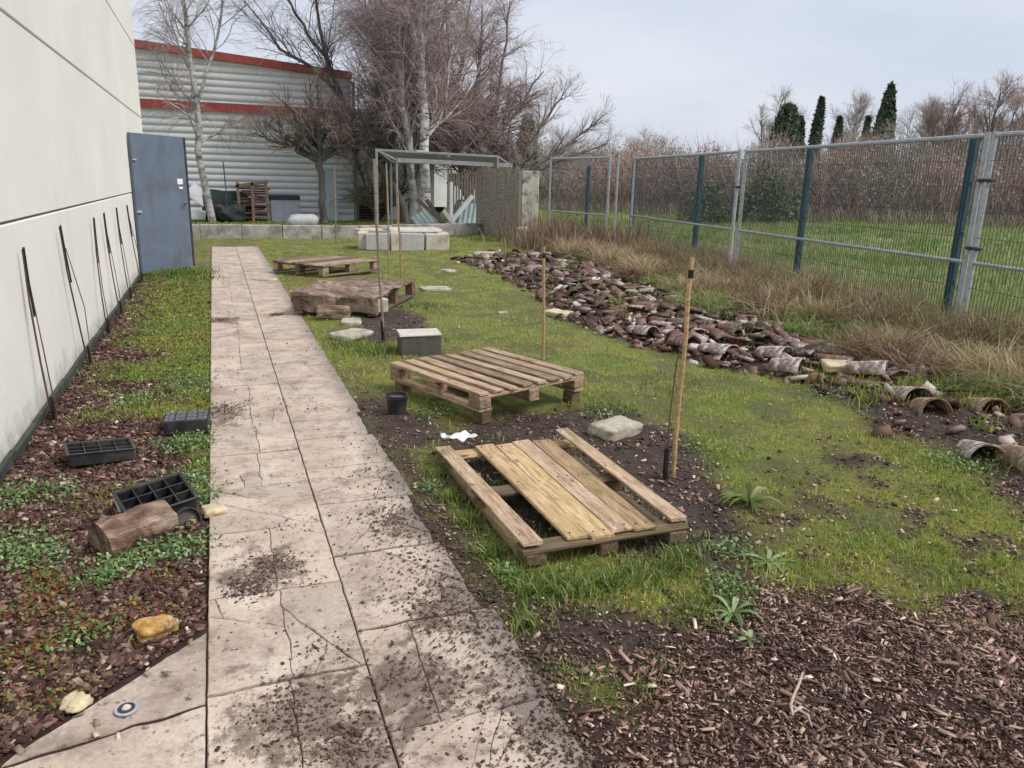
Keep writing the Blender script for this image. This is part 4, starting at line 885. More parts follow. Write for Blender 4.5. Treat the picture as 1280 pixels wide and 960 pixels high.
sheet('white_sheet', 'small white sheet low at the blue door edge', 'sheet', (-.55, 26.8, .25), (.5, .4, .25), (.1, .2, .1), 'white')
o = MB().tube([(0, 0, 0), (0, 0, .05), (0, 0, .4), (0, 0, .43)], [.13, .15, .13, .1], 12).build('red_bucket', 'redp', None, (.12, 26.7, .1)); tag(o, 'small red bucket beside the slim birch trunk', 'bucket')
o = MB().tube([(0, 0, 0), (.03, 0, 1.0), (0, 0, 1.85)], .018, 6).build('thin_pole', 'wire', None, (.33, 26.3, 0)); tag(o, 'thin dark pole just right of the slim birch', 'pole')
V = [(-.42, 0, 0), (.42, 0, 0), (0, .3, 0), (0, -.3, 0), (0, 0, .36), (-.2, .1, .22), (.2, -.1, .24)]
rock('rubble_heap', 'greyblock', (.85, .6, .55), (2.42, 24.2, .1), 0, 31, rough=.3); tag(bpy.data.objects['rubble_heap'], 'small grey rubble heap behind the low wall', 'rubble')
rock('white_rag', 'white', (.32, .2, .14), (2.25, 25.2, .06), 0, 32); tag(bpy.data.objects['white_rag'], 'white rag on the grass left of the rubble heap', 'rag')
# white van behind
VN = thing('white_van', 'white van partly seen behind the left posts of the metal frame', 'van', (8.3, 33.5, 0), R_(20))
mb = MB(); prof_v = [(-2.4, .35), (2.5, .35), (2.5, 1.0), (2.1, 1.2), (1.5, 1.95), (1.2, 2.1), (-2.3, 2.1), (-2.4, 2.0)]
n = len(prof_v); mb.add([(x, -.9, z) for x, z in prof_v]+[(x, .9, z) for x, z in prof_v], [tuple(range(n)), tuple(range(2*n-1, n-1, -1))]+[(i, i+n, (i+1) % n+n, (i+1) % n) for i in range(n)]); mb.build('body', 'white', VN)
for x in (-1.6, 1.6):
    for y in (-.88, .88): MB().tube([(x, y-.1, .34), (x, y+.1, .34)], .34, 16).build('wheel', 'black', VN)
MB().box((1.25, -.905, 1.5), (.6, .02, .5), bev=.01).build('side_window', 'dooredge', VN)
o = MB().box((0, 0, .68), (1.3, .6, .05)); 
for x in (-.6, .6):
    for y in (-.25, .25): o.box((x, y, .33), (.06, .06, .66))
o = o.build('work_table', 'stone', None, (6.4, 29.5, 0), (0, 0, .1)); tag(o, 'low pale work table behind the metal frame', 'table')

# ------------------------------------------------------------------ blocks in the lawn at the back
def block(label, x, y, z, s, rz, mat, grp='pale blocks of the raised bed', name='concrete_block', cat='block'):
    o = MB().box((0, 0, 0), s, bev=.012, jit=.008).build(name, mat, None, (x, y, z), (0, 0, rz)); tag(o, label, cat, grp); return o
bz = R_(-5)
block('grey hollow block in the middle of the raised bed front', 3.95, 16.55, .17, (.50, .22, .36), bz, 'greyblock')
block('grey block at the left of the raised bed front', 3.20, 16.62, .17, (.50, .22, .34), bz, 'greyblock')
block('narrow pale block standing between the two grey ones', 3.58, 16.58, .18, (.20, .24, .38), bz, 'paleconc')
block('pale pinkish block at the right of the raised bed front', 4.48, 16.50, .17, (.50, .24, .36), bz, 'paleconc')
block('pale end block at the far left corner of the raised bed', 2.98, 17.1, .18, (.22, .8, .36), R_(-8), 'paleconc')
block('pale capstone slab over the right half of the raised bed', 4.1, 17.05, .40, (1.15, .75, .06), R_(-3), 'paleconc')
block('white topped slab lying at the left of the raised bed', 3.15, 17.3, .37, (.55, .35, .06), .2, 'cream')
block('pale block behind the right end of the raised bed', 4.78, 17.2, .16, (.3, .7, .34), R_(-10), 'paleconc')
# dark block with pale top behind the slatted pallet
DB = thing('capped_block', 'dark square block with a pale slab on top behind the slatted pallet', 'block', (1.62, 6.55, .0), R_(-6))
MB().box((0, 0, .075), (.36, .26, .19), bev=.01, jit=.005).build('body', 'darkblock', DB)
MB().box((0, 0, .18), (.37, .27, .02), bev=.008, jit=.004).build('slab_top', 'paleconc', DB)
for i, (x, y, s, h, lab) in enumerate(((2.80, 10.36, .42, .05, 'flat pale stone in the lawn right of the far pallets'), (1.15, 7.35, .38, .06, 'flat pale stone near the foot of the tall grey stake'), (1.25, 8.0, .3, .05, 'flat pale stone in front of the brown covered pallet'),
                                     (3.62, 7.95, .34, .06, 'cream flat stone at the lawn edge of the tile heap'), (4.75, 13.9, .5, .12, 'grey rough stone at the far left tip of the tile heap'), (2.22, 3.98, .30, .09, 'pale paving stone on the soil behind the broken pallet'),
                                     (4.62, 4.72, .32, .07, 'cream flat stone in the grass before the tile heap'), (3.6, 12.5, .3, .04, 'small pale stone in the lawn before the raised bed'), (.62, 11.9, .35, .03, 'pale flat stone left of the far pallets'), (3.05, 8.3, .12, .03, 'small white stone lying in the open lawn'))):
    o = rock('flat_stone', 'cream' if i in (3, 6) else 'stone', (s, s*.7, h), (x, y, hz(x, y)+h*.35), i*.7, 40+i, rough=.10, flat=True); tag(o, lab, 'stone', 'flat stones')

# ------------------------------------------------------------------ pallets
def board(name, L, Wd, T, mat, par, loc, rot=(0, 0, 0), jit=.004): return MB().box((0, 0, 0), (L, Wd, T), bev=.003, jit=jit).build(name, mat, par, loc, rot)
def pallet(label, x, y, z, L, Wd, rz, nb, bw, mats, rx=0, ry=0, decks=1, name='wooden_pallet', H=.144):
    T = thing(name, label, 'pallet', (x, y, z), rz, group='wooden pallets on the lawn', rx=rx, ry=ry); rn = random.Random(nb*7+int(x*100))
    for i in range(nb):
        yy = -Wd/2+bw/2+(Wd-bw)*i/(nb-1); board('deck_board', L+rn.uniform(-.015, .01), bw*rn.uniform(.93, 1.04), .020, rn.choice(mats), T, (rn.uniform(-.01, .01), yy, H-.010), (rn.uniform(-.02, .02), 0, rn.uniform(-.012, .012)))
    for xx in (-L/2+.06, 0, L/2-.06): board('cross_board', Wd-.005, .11, .02, rn.choice(mats), T, (xx, 0, H-.032), (0, 0, math.pi/2))
    for xx in (-L/2+.065, 0, L/2-.065):
        for yy in (-Wd/2+.05, 0, Wd/2-.05): MB().box((0, 0, 0), (.125, .095, H-.066), bev=.005, jit=.004).build('block', rn.choice(mats), T, (xx, yy, (H-.042+.022)/2))
    for yy in (-Wd/2+.05, 0, Wd/2-.05): board('bottom_board', L, .095, .02, rn.choice(mats), T, (0, yy, .011))
    return T
ax2 = math.atan2(-.944, .33)
for (u, v_, lab) in ((-.46, -.40, 'wooden prop block under the path side back corner of the slatted pallet'), (.48, -.40, 'wooden prop block under the front corner of the slatted pallet'), (.48, .40, 'wooden prop block under the right corner of the slatted pallet'), (-.46, .40, 'wooden prop block under the far back corner of the slatted pallet')):
    px_, py_ = 1.735+u*math.cos(ax2)-v_*math.sin(ax2), 5.06+u*math.sin(ax2)+v_*math.cos(ax2)
    o = MB().box((0, 0, 0), (.10, .08, .085), bev=.006, jit=.006).build('prop_block', 'pal_dark', None, (px_, py_, .034), (0, 0, ax2)); tag(o, lab, 'wood block', 'wooden prop blocks')
pallet('slatted grey brown pallet with eight deck boards raised on wooden blocks', 1.735, 5.06, .075, 1.08, .93, ax2, 8, .082, ['pal_grey', 'pal_grey', 'pal_pink'], rx=R_(.5), ry=R_(-.6), H=.13)
T3 = pallet('far pallet half covered by a brown sheet', 1.55, 9.25, .03, 1.7, .95, R_(62), 9, .09, ['pal_old', 'pal_dark'], H=.20)
pallet('farthest dark pallet beside the path end', 1.62, 12.65, .03, 1.25, 1.1, R_(37), 8, .11, ['pal_old', 'pal_grey'], H=.17)
# brown sheet draped on the third pallet
nu, nv_ = 36, 24; V = []; F2 = []
for i in range(nu):
    for j in range(nv_):
        u = i/(nu-1); v = j/(nv_-1); x = -.92+u*1.15; y = -.5+v*1.0; z = .222+.015*math.sin(x*9+y*4)+.010*math.sin(y*17)
        over = max(0, (-.85-x)); 
        if x < -.85: z -= over*2.6; x = -.85-.03*math.sin(y*12)-over*.15
        V.append((x, y, z+.01*math.sin(i*1.7)*math.sin(j*1.3)))
for i in range(nu-1):
    for j in range(nv_-1): a = i*nv_+j; F2.append((a, a+nv_, a+nv_+1, a+1))
V2 = [(x, y, z-.008) for x, y, z in V]; n0 = len(V); F2 += [tuple(n0+k for k in f[::-1]) for f in F2]
o = MB().add(V+V2, F2).build('brown_sheet', 'jute', None, (1.55, 9.25, .035), (0, 0, R_(62))); tag(o, 'crumpled brown sheet draped over the near end of the far pallet', 'sheet')
o = MB().box((0, 0, .08), (.36, .13, .16), bev=.025, jit=.014).build('brown_log', 'log', None, (1.12, 8.35, .0), (0, 0, R_(-30))); tag(o, 'brown split log propping the near corner of the sheet covered pallet', 'log')
block('pale block under the edge of the sheet covered pallet', 1.62, 8.42, .13, (.2, .14, .16), .4, 'paleconc', None)
# broken pallet in front
BP = thing('broken_pallet', 'broken yellowish pallet with four close planks and two loose side boards nearest the camera', 'pallet', (1.41, 3.13, .0), R_(90), group='wooden pallets on the lawn')
def bp(nm, L, W_, x, y, z, mat, rz=0, ry=0, rx=0, T=.02): return board(nm, L, W_, T, mat, BP, (x, y, z), (R_(rx), R_(ry), R_(rz)))
BP.scale = (.965, .965, .88); BP.location = (1.435, 3.165, 0)
# local x runs away from the camera (+Y world), local y to the left (-X world)
for x, m_ in ((-.58, 'pal_dark'), (0.02, 'pal_dark'), (.58, 'pal_yel')): bp('cross_board', .80, .10, x, 0, .085, m_, 90)
for i, (y, wd, m_, rz_) in enumerate(((.145, .105, 'pal_yel', .8), (.035, .105, 'pal_yel', .3), (-.075, .105, 'pal_pink', 0), (-.187, .108, 'pal_yel', -.6))):
    bp('plank', 1.22, wd, .0+(.01, -.01, .012, .0)[i], y, .107+(.002, 0, .003, .001)[i], m_, rz_)
bp('side_board', 1.30, .085, .03, .365, .112, 'pal_pink', .8, 1.0)
bp('side_board', 1.22, .082, .03, -.355, .135, 'pal_pink', 1.5, -2.3)
for x in (-.58, .02, .58):
    for y in (-.34, .0, .34): MB().box((0, 0, 0), (.10, .09, .06), bev=.005, jit=.004).build('block', 'pal_dark', BP, (x, y, .045))
for y in (-.34, .34): bp('bottom_board', 1.2, .09, 0, y, .012, 'pal_dark')
def nails(bd, L, xs_, w_, top=.0105):
    for x_ in xs_:
        for y_ in (-w_, w_): MB().tube([(x_+random.uniform(-.006, .006), y_+random.uniform(-.004, .004), top-.002), (x_, y_, top+.0008)], .0038, 7).build('nail_head', 'nail', bd)
for o_ in [c for c in BP.children if c.name.startswith(('plank', 'side_board'))]: nails(o_, 1.2, (-.57, .03, .57), .026)
# cloth, pot
V = []; F2 = []; n = 16
for i in range(n):
    for j in range(8):
        x = -.09+.18*i/(n-1); y = -.045+.09*j/7; V.append((x+.01*math.sin(j*2), y+.01*math.sin(i*1.3), .010+.012*math.sin(i*.55+j*.4)*math.cos(j*.9)+.004*math.sin(i*1.3+j)))
for i in range(n-1):
    for j in range(7): a = i*8+j; F2.append((a, a+8, a+9, a+1))
o = MB().add(V, F2).build('white_cloth', 'white', None, (1.17, 3.84, .13), (0, 0, -.1), True); tag(o, 'crumpled white cloth at the far left corner of the broken pallet', 'cloth')
sm = o.modifiers.new('t', 'SOLIDIFY'); sm.thickness = .004
def pot(label, x, y, r, h, mat='black', rot=(0, 0, 0)):
    T = thing('plant_pot', label, 'pot', (x, y, hz(x, y)), rot[2], rx=rot[0], ry=rot[1]); mb = MB(); pr = [(r*.78, 0), (r, h-.02), (r*1.08, h-.018), (r*1.08, h), (r*.96, h), (r*.74, .02)]; n = 20; V = []; Fs = []
    for rr, z in pr:
        for k in range(n): V.append((rr*math.cos(k*2*math.pi/n), rr*math.sin(k*2*math.pi/n), z))
    for i in range(len(pr)-1):
        for k in range(n): Fs.append((i*n+k, i*n+(k+1) % n, (i+1)*n+(k+1) % n, (i+1)*n+k))
    Fs.append(tuple(range(n))[::-1]); Fs.append(tuple(range((len(pr)-1)*n, len(pr)*n))); mb.add(V, Fs); mb.build('pot_body', mat, T)
    MB().tube([(0, 0, h-.03), (0, 0, h-.022)], r*.9, 14).build('soil_fill', 'darkblock', T); return T
pot('black plant pot tucked under the left corner of the slatted pallet', 1.03, 4.78, .07, .13)
pot('black pot against the left corner of the sheet covered pallet', .93, 8.72, .08, .16)

# ------------------------------------------------------------------ stakes
def stake(label, b_, t, r, mat, lower=.0, tie=True, rod=False, g='tree stakes in the lawn'):
    x, y = b_; z0 = hz(x, y); T = thing('garden_stake', label, 'stake', (x, y, z0), 0, group=g); d = Vector((t[0]-x, t[1]-y, t[2]-z0))
    k = 7; pts = [d*(i/(k-1))+Vector((random.uniform(-.006, .006), random.uniform(-.006, .006), 0)) for i in range(k)]; pts[0].z = -.08; rad = [r*random.uniform(.92, 1.05) for _ in range(k)]; rad[-1] = r*.85
    MB().tube(pts, rad, 9).build('pole', mat, T)
    if lower: MB().tube([(-.0, -.0, -.02), tuple(d*(lower/d.length))], r*1.25, 8).build('black_sleeve', 'canetip', T)
    if tie:
        p = d*.93; MB().tube([p-Vector((0, 0, .02)), p+Vector((0, 0, .02))], r*1.12, 8).build('tie', 'canetip', T)
    if rod:
        MB().tube([(-.055, -.02, -.03), (-.055, -.015, .17)], .014, 8).build('guard_tube', 'canetip', T)
        MB().tube([(-.055, -.02, .1), (-.05, -.01, .35), (-.03, 0, .62), (-.01, 0, .72)], [.005, .005, .004, .003], 6).build('sapling_stem', 'stem', T)
    return T
stake('thick honey coloured stake beside the broken pallet, nearest the camera', (2.175, 3.26), (2.20, 3.28, 1.155), .0125, 'stake', rod=True)
stake('honey coloured stake just behind the slatted pallet', (2.58, 5.99), (2.56, 6.0, .97), .0135, 'stake')
stake('tall grey stake with a black foot behind the capped block', (1.40, 7.06), (1.34, 7.06, 1.66), .014, 'stakegrey', lower=.2, tie=False)
stake('thin pale stake at the far corner of the sheet covered pallet', (2.55, 11.4), (2.52, 11.45, 1.3), .014, 'stake', tie=False)
stake('tall thin stake behind the far pallets, left of the thin pale one', (2.62, 12.6), (2.6, 12.6, 1.72), .014, 'stakegrey', tie=False)
stake('distant pale stake near the low wall', (2.54, 18.1), (2.56, 18.1, 1.75), .018, 'stakegrey', tie=False)
stake('short stake by the lawn end of the tile heap', (4.9, 13.3), (4.9, 13.3, .5), .014, 'stake', tie=False)
# thin trained stems along the wall
labs = ['first thin stem along the wall, nearest the camera', 'forked pair of thin stems, second along the wall', 'third thin stem along the wall', 'fourth thin stem along the wall', 'fifth thin stem along the wall', 'sixth thin reddish stem, next to the blue door']
for i, (yb, yt, zt) in enumerate(((5.26, 5.3, 1.06), (6.8, 6.55, 1.11), (8.05, 8.3, 1.07), (9.15, 9.05, 1.08), (10.25, 10.2, 1.09), (11.85, 11.4, 1.08))):
    T = thing('trained_stem', labs[i], 'climbing plant', (-1.03, yb, hz(-1.03, yb)), 0, group='thin stems trained along the wall'); dy = yt-yb
    MB().tube([(0, 0, -.05), (-.03, dy*.3+.01, zt*.35), (-.045, dy*.7-.01, zt*.7), (-.05, dy, zt)], [.0065, .006, .0055, .0045], 6).build('cane', 'stem', T)
    MB().tube([(-.03, dy*.62, zt*.62), (-.038, dy*.8, zt*.8), (-.042, dy, zt+.01)], [.006, .0068, .0065], 6).build('dark_wrap', 'canetip', T)
    MB().tube([(0.012, 0, -.05), (.01, 0, .13), (.005, .0, .16)], [.012, .011, .010], 8).build('base_tube', 'canetip', T)
    MB().tube([(.02, .03, .0), (-.01, .03+(.14 if i == 1 else .02), zt*.4), (-.04, dy*.8+(.05 if i == 1 else .015), zt*.85)], [.004, .004, .003], 5).build('shoot', 'stem', T)

# ------------------------------------------------------------------ things in the planting bed
def cells(label, x, y, z, rz, flip=False, nx=3, ny=2, c=.085, h=.07, rx=0, ry=0):
    T = thing('seedling_tray', label, 'tray', (x, y, z), rz, rx=rx, ry=ry); mb = MB()
    W_, D_ = nx*c, ny*c
    for i in range(nx+1):
        mb.box((-W_/2+i*c, 0, h/2), (.005, D_, h), bev=.001)
    for j in range(ny+1): mb.box((0, -D_/2+j*c, h/2), (W_, .005, h-.004), bev=.001)
    mb.box((0, 0, .003 if not flip else h-.003), (W_-.01, D_-.01, .005), bev=.001); mb.build('cells', 'black', T)
    r = MB(); zr = h if not flip else .004
    for s_ in (-1, 1): r.box((0, s_*(D_/2+.006), zr), (W_+.024, .012, .006), bev=.001); r.box((s_*(W_/2+.006), 0, zr+.001), (.012, D_, .006), bev=.001)
    r.build('rim', 'black', T)
    if flip:
        g = MB()
        for i in range(nx):
            for j in range(ny):
                cx, cy = -W_/2+(i+.5)*c, -D_/2+(j+.5)*c; g.box((cx, cy, h+.002), (c-.014, c-.014, .008), bev=.004)
        g.build('cell_base', 'blackgrey', T); d = MB()
        for i in range(nx):
            for j in range(ny): cx, cy = -W_/2+(i+.5)*c, -D_/2+(j+.5)*c; d.tube([(cx, cy, h+.004), (cx, cy, h+.0075)], .008, 8)
        d.build('drain_hole', 'black', T)
    return T
cells('upturned black seedling tray with grey cell bases at the path edge', -.245, 4.83, hz(-.24, 4.8)+.02, R_(-2), True, 4, 3, .062, .075)
cells('open black seedling tray lying on the bark mulch near the wall', -.665, 4.40, hz(-.66, 4.4)+.02, R_(12), False, 4, 3, .075, .065, rx=R_(-3), ry=R_(3))
cells('black seedling tray tipped behind the split log', -.34, 3.62, hz(-.3, 3.6)+.03, R_(20), False, 4, 3, .07, .065, rx=R_(14), ry=R_(-6))
pot('small round black pot lying beside the split log', -.235, 3.50, .055, .08, rot=(R_(75), 0, R_(25)))
o = MB().box((0, 0, 0), (.012, .07, .004)).build('plant_label', 'white', None, (-.50, 3.62, hz(-.5, 3.6)+.05), (.5, .3, .5)); tag(o, 'white plant label sticking out left of the tipped tray', 'plant label')
# split log
LG_S = 1.15
LG = thing('split_log', 'short dark brown split log with rough bark in the bed', 'log', (-.405, 3.33, hz(-.4, 3.33)+.055), R_(35))
k, n = 14, 14; V = []; Fs = []; prof_l = [(1, .15), (.75, .75), (.3, 1.15), (-.2, 1.05), (-.55, .75), (-.95, .55), (-1.05, -.1), (-.85, -.65), (-.2, -.8), (.5, -.75), (.95, -.45)]; n = len(prof_l)
for i in range(k):
    x = -.135+.27*i/(k-1); s_ = 1+.08*math.sin(i*.9); 
    for j, (a, b_) in enumerate(prof_l): V.append((x+random.uniform(-.006, .006), a*.075*s_+random.uniform(-.005, .005), b_*.062*s_+random.uniform(-.004, .004)))
for i in range(k-1):
    for j in range(n): Fs.append((i*n+j, i*n+(j+1) % n, (i+1)*n+(j+1) % n, (i+1)*n+j))
Fs += [tuple(range(n))[::-1], tuple(range((k-1)*n, k*n))]; MB().add(V, Fs).build('wood', 'log', LG); LG.scale = (1.1, 1.2, 1.15)
o = rock('ochre_stone', 'yellow', (.12, .08, .06), (-.285, 2.56, hz(-.28, 2.56)+.03), .5, 61, rough=.42); tag(o, 'lumpy ochre yellow stone at the point of the bed', 'stone')
o = rock('ochre_stone', 'cream', (.07, .06, .03), (-.475, 2.215, hz(-.47, 2.2)+.02), .9, 62, rough=.5); tag(o, 'small pale yellow stone on the slanting concrete edge', 'stone')
rock('cream_stone', 'cream', (.10, .08, .04), (-.10, 3.50, .012), .2, 63, rough=.3, flat=True); tag(bpy.data.objects['cream_stone'], 'pale cream stone on the left edge of the path beside the log', 'stone')
DC = thing('metal_disc', 'small round metal disc set in the concrete near the ochre stones', 'disc', (-.335, 2.155, .002))
MB().tube([(0, 0, 0), (0, 0, .003)], .032, 24).build('ring', 'galv', DC); MB().tube([(0, 0, .004), (0, 0, .006)], .023, 20).build('dark_ring', 'dooredge', DC); MB().tube([(0, 0, .006), (0, 0, .012)], [.013, .007], 14).build('centre', 'paleconc', DC)
# sticks and strips
def stick(label, pts, r, mat, name='stick'):
    o = MB().tube(pts, r, 6).build(name, mat); tag(o, label, 'stick'); return o
P_ = [(1.66, 1.66), (1.61, 1.62), (1.55, 1.575), (1.50, 1.53), (1.475, 1.49)]; P2_t = [(1.50, 1.53), (1.52, 1.48), (1.50, 1.44)]
TW = thing('forked_twig', 'pale forked twig lying on the wood chips', 'twig', (0, 0, 0))
MB().tube([(x, y, hz(x, y)+.016) for x, y in P_], [.002, .0045, .0045, .0045, .003], 6).build('stem', 'litterwood', TW); MB().tube([(x, y, hz(x, y)+.016) for x, y in P2_t], [.004, .0035, .002], 6).build('side_shoot', 'litterwood', TW)
o = MB().tube([(4.50, 3.92, hz(4.5, 3.9)+.05), (4.9, 3.8, hz(4.9, 3.8)+.055), (5.32, 3.66, hz(5.3, 3.66)+.06)], .012, 8).build('irrigation_pipe', 'canetip'); tag(o, 'black pipe lying over the tiles at the right edge', 'pipe')

# ------------------------------------------------------------------ terracotta tiles
def tile_mesh(L, r0, r1, th, arc, seed):
    r = random.Random(seed); nu, nv = 10, 6; V = []; Fs = []
    for side in (0, 1):
        for i in range(nv+1):
            x = -L/2+L*i/nv; rr = r0+(r1-r0)*i/nv-(th if side else 0)
            for j in range(nu+1): a = (math.pi-arc)/2+arc*j/nu; V.append((x+(r.uniform(-.006, .006) if i in (0, nv) and side == 0 else 0), rr*math.cos(a), rr*math.sin(a)-r0*math.sin((math.pi-arc)/2)))
    q = nu+1; off = (nv+1)*q
    for i in range(nv):
        for j in range(nu): a = i*q+j; Fs += [(a, a+1, a+q+1, a+q), (off+a, off+a+q, off+a+q+1, off+a+1)]
    for i in (0, nv):
        for j in range(nu): a = i*q+j; f = (a, off+a, off+a+1, a+1); Fs.append(f if i == 0 else f[::-1])
    for i in range(nv):
        for j in (0, nu): a = i*q+j; f = (a, a+q, off+a+q, off+a); Fs.append(f if j == 0 else f[::-1])
    return V, Fs
tm = []
for s_ in range(6):
    V, Fs = tile_mesh(.20+.04*(s_ % 3), .078, .095+.012*(s_ % 2), .013, math.pi*(.8, .62, .72, .5, .85, .66)[s_], s_)
    for mt in ('terra', 'terra_white', 'terra_dark', 'terra_dark', 'terra', 'terra'):
        me = bpy.data.meshes.new('roof_tile'); me.from_pydata(V, [], Fs); me.update(); me.polygons.foreach_set('use_smooth', [True]*len(Fs)); me.materials.append(M[mt]); tm.append((me, mt))
rt = random.Random(3)
TG = 'old curved roof tiles edging the bed'
def put_tile(x, y, z, rz, pitch, roll, me, label):
    o = bpy.data.objects.new('roof_tile', me); COL.objects.link(o); o.location = (x, y, z); o.rotation_euler = (roll, pitch, rz); o.scale = (rt.uniform(.75, 1.1), rt.uniform(.8, 1.08), rt.uniform(.75, 1.1)); tag(o, label, 'roof tile', TG); return o
cand = []; 
pts = []
tries = 0
while len(pts) < 270 and tries < 14000:
    tries += 1; x = rt.uniform(3.4, 7.2); y = rt.uniform(4.2, 14.9)
    d = float(pdist(np.array([x]), np.array([y]), TILE_POLY)[0])
    if d < .06: continue
    # keep a dense belt along the lawn side, sparser towards the fence
    if d > 1.0+.15*(y > 8) and rt.random() < .75: continue
    if any((x-a)**2+((y-b_)*.8)**2 < .155**2 for a, b_, _ in pts): continue
    pts.append((x, y, d))
for i, (x, y, d) in enumerate(pts):
    me, mt = rt.choice(tm); dd = min(d, .6)
    z = hz(x, y)-.028+rt.uniform(-.015, .035)+.05*ss(.1, .5, d)
    lab = {'terra': 'brown curved tile in the long', 'terra_white': 'pale lichened curved tile in the long', 'terra_dark': 'dark damp curved tile in the long', 'terra_orange': 'orange brown curved roof tile in the long tile heap'}[mt]
    lab = lab.split(' in the long')[0].replace(' half buried', '')+' '+('at the far heap end by the concrete panel' if y > 12.3 else 'on the lawn edge of the heap' if d < .35 else 'deep in the middle of the tile heap' if d < .9 else 'at the heap back by dry grass')+(', behind the honey stakes' if 6.5 < y < 9.5 and d < .9 else ', near end' if y <= 6.5 else '')
    put_tile(x, y, float(z), R_(rt.gauss(-66, 30)), R_(rt.gauss(6, 10)), R_(rt.gauss(0, 16)), me, lab)
# named front-row tiles (large in the photograph)
bigm = {}
for mt in ('terra', 'terra_white', 'terra_dark', 'terra_orange'):
    V, Fs = tile_mesh(.32, .10, .125, .015, math.pi*.92, 77); me = bpy.data.meshes.new('roof_tile'); me.from_pydata(V, [], Fs); me.update(); me.polygons.foreach_set('use_smooth', [True]*len(Fs)); me.materials.append(M[mt]); bigm[mt] = me
for x, y, rz_, pt, mt, lab in (
        (4.42, 5.25, -70, -6, 'terra_white', 'large white topped tile with a dark arch at the front of the heap'), (4.30, 4.92, -60, -4, 'terra_white', 'white topped tile furthest right of the front row, low in the grass'), (4.75, 5.15, -35, -12, 'terra_dark', 'largest dark tile standing tall like an arch at the right of the heap'),
        (4.12, 5.62, -72, -4, 'terra_white', 'pale tile with rusty arch left of the large white topped tile'), (4.0, 6.0, -75, -3, 'terra', 'brown tile leaning beside the near stake in the heap'), (3.85, 6.5, -80, -5, 'terra_white', 'pale grey tile at the lawn edge behind the honey stake'),
        (4.66, 4.45, -50, -5, 'terra_white', 'cream tile lying flat where the heap narrows'), (4.95, 4.35, -30, -10, 'terra', 'pinkish tile raised over a dark hollow where the heap narrows')):
    put_tile(x, y, hz(x, y)+.02, R_(rz_), R_(pt), R_(rt.uniform(-8, 8)), bigm[mt], lab)
# nearly upright ones sunk in the soil at the right edge
for x, y, rz_, mt, lab in ((4.38, 3.62, -115, 'terra_orange', 'orange tile end sunk in the mud below the black pipe'), (4.78, 3.55, -105, 'terra_orange', 'second orange tile end below the black pipe, nearer the right edge'),
                           (4.10, 3.02, -120, 'terra_white', 'white crusted tile at the right edge of the picture'), (4.15, 2.78, -110, 'terra_orange', 'orange brown tile nearest the camera at the right edge'), (4.75, 3.15, -100, 'terra', 'brown tile half cut by the right edge under the pipe'),
                           (4.55, 3.95, -110, 'terra_white', 'white crusted tile above the black pipe'), (5.1, 3.95, -100, 'terra_dark', 'dark tile under the dry grass above the black pipe')):
    put_tile(x, y, hz(x, y)-.03, R_(rz_), R_(-10), R_(rt.uniform(-10, 10)), bigm[mt], lab)

# ------------------------------------------------------------------ loose stuff on the ground
xy, z = scatter(90000, -1.08, -.13, 2.05, 13.0, lambda x, y, z: z['bed']*(1-.75*z['bedgreen'])*(y > 2.6+(x+.12)*.95-.05), near=1.5); s = np.minimum(RNG.lognormal(-.15, .55, len(xy)), 2.6)*(.8+.07*xy[:, 1])
o = chips('bark_mulch', xy, .013*s, .0078*s, .003*s, 'bark_chip'); tag(o, 'reddish brown bark mulch covering the bed by the wall', 'mulch', kind='stuff')
xy, z = scatter(150000, .8, 3.8, .85, 3.2, lambda x, y, z: np.clip(z['chips']*(.30+.7*ss(.35, .6, fbm(x*3.2, y*3.2, 97)))+.10*(y < 2.6)*(1-z['lawn'])+.04, 0, 1), near=1.3); s = np.minimum(RNG.lognormal(-.35, .65, len(xy)), 3.2)
o = chips('wood_chips', xy, .0105*s, .0046*s**.8, .0010*s, 'wood_chip', .38); tag(o, 'pinkish shredded wood chips spread at the front right', 'wood chips', kind='stuff')
xy, z = scatter(2200, .8, 3.6, .9, 2.4, lambda x, y, z: z['chips'], near=1.2); s = RNG.lognormal(0, .35, len(xy))
o = chips('bark_strips', xy, (.030*s), .0065*s, .0014*s, 'wood_chip', .15, lift=.010); tag(o, 'long shredded bark strips among the wood chips', 'bark strips', kind='stuff')
xy, z = scatter(16000, .72, 6, 1.2, 9, lambda x, y, z: np.where(x < .9, .9*ss(.72, .84, x)*(y < 5), .35*z['soil']+.04), near=1.6); s = RNG.lognormal(0, .4, len(xy))
o = chips('soil_crumbs', xy, .010*s, .007*s, .004*s, 'clod', .5); tag(o, 'dark soil crumbs on the bare patches', 'soil', kind='stuff')
xy, z = scatter(40000, .8, 6, 1.6, 11, lambda x, y, z: .8*z['soil']*(.3+.7*ss(.4, .6, fbm(x*5, y*5, 95)))*(1-z['chips']), near=1.5); s = np.minimum(RNG.lognormal(0, .4, len(xy)), 2.4)
o = chips('soil_debris', xy, .012*s*(1+.05*xy[:, 1]), .006*s*(1+.05*xy[:, 1]), .003*s, 'wood_chip', .35); tag(o, 'bark scraps and crumbs strewn over the bare soil', 'debris', kind='stuff')
M['shard'] = island('tile shards', [(0, (.03,.016,.012)), (.35, (.10,.05,.038)), (.65, (.19,.11,.085)), (.85, (.32,.24,.21)), (1, (.62,.56,.52))], .85)
xy, z = scatter(14000, 3.4, 7.2, 2.4, 15, lambda x, y, z: .9*z['tile']*(.3+.7*ss(.35, .6, fbm(x*3, y*3, 98)))*(.06+.94*ss(4.2, 5.0, y)), near=1.3); s = np.minimum(RNG.lognormal(-.1, .45, len(xy)), 2.2)
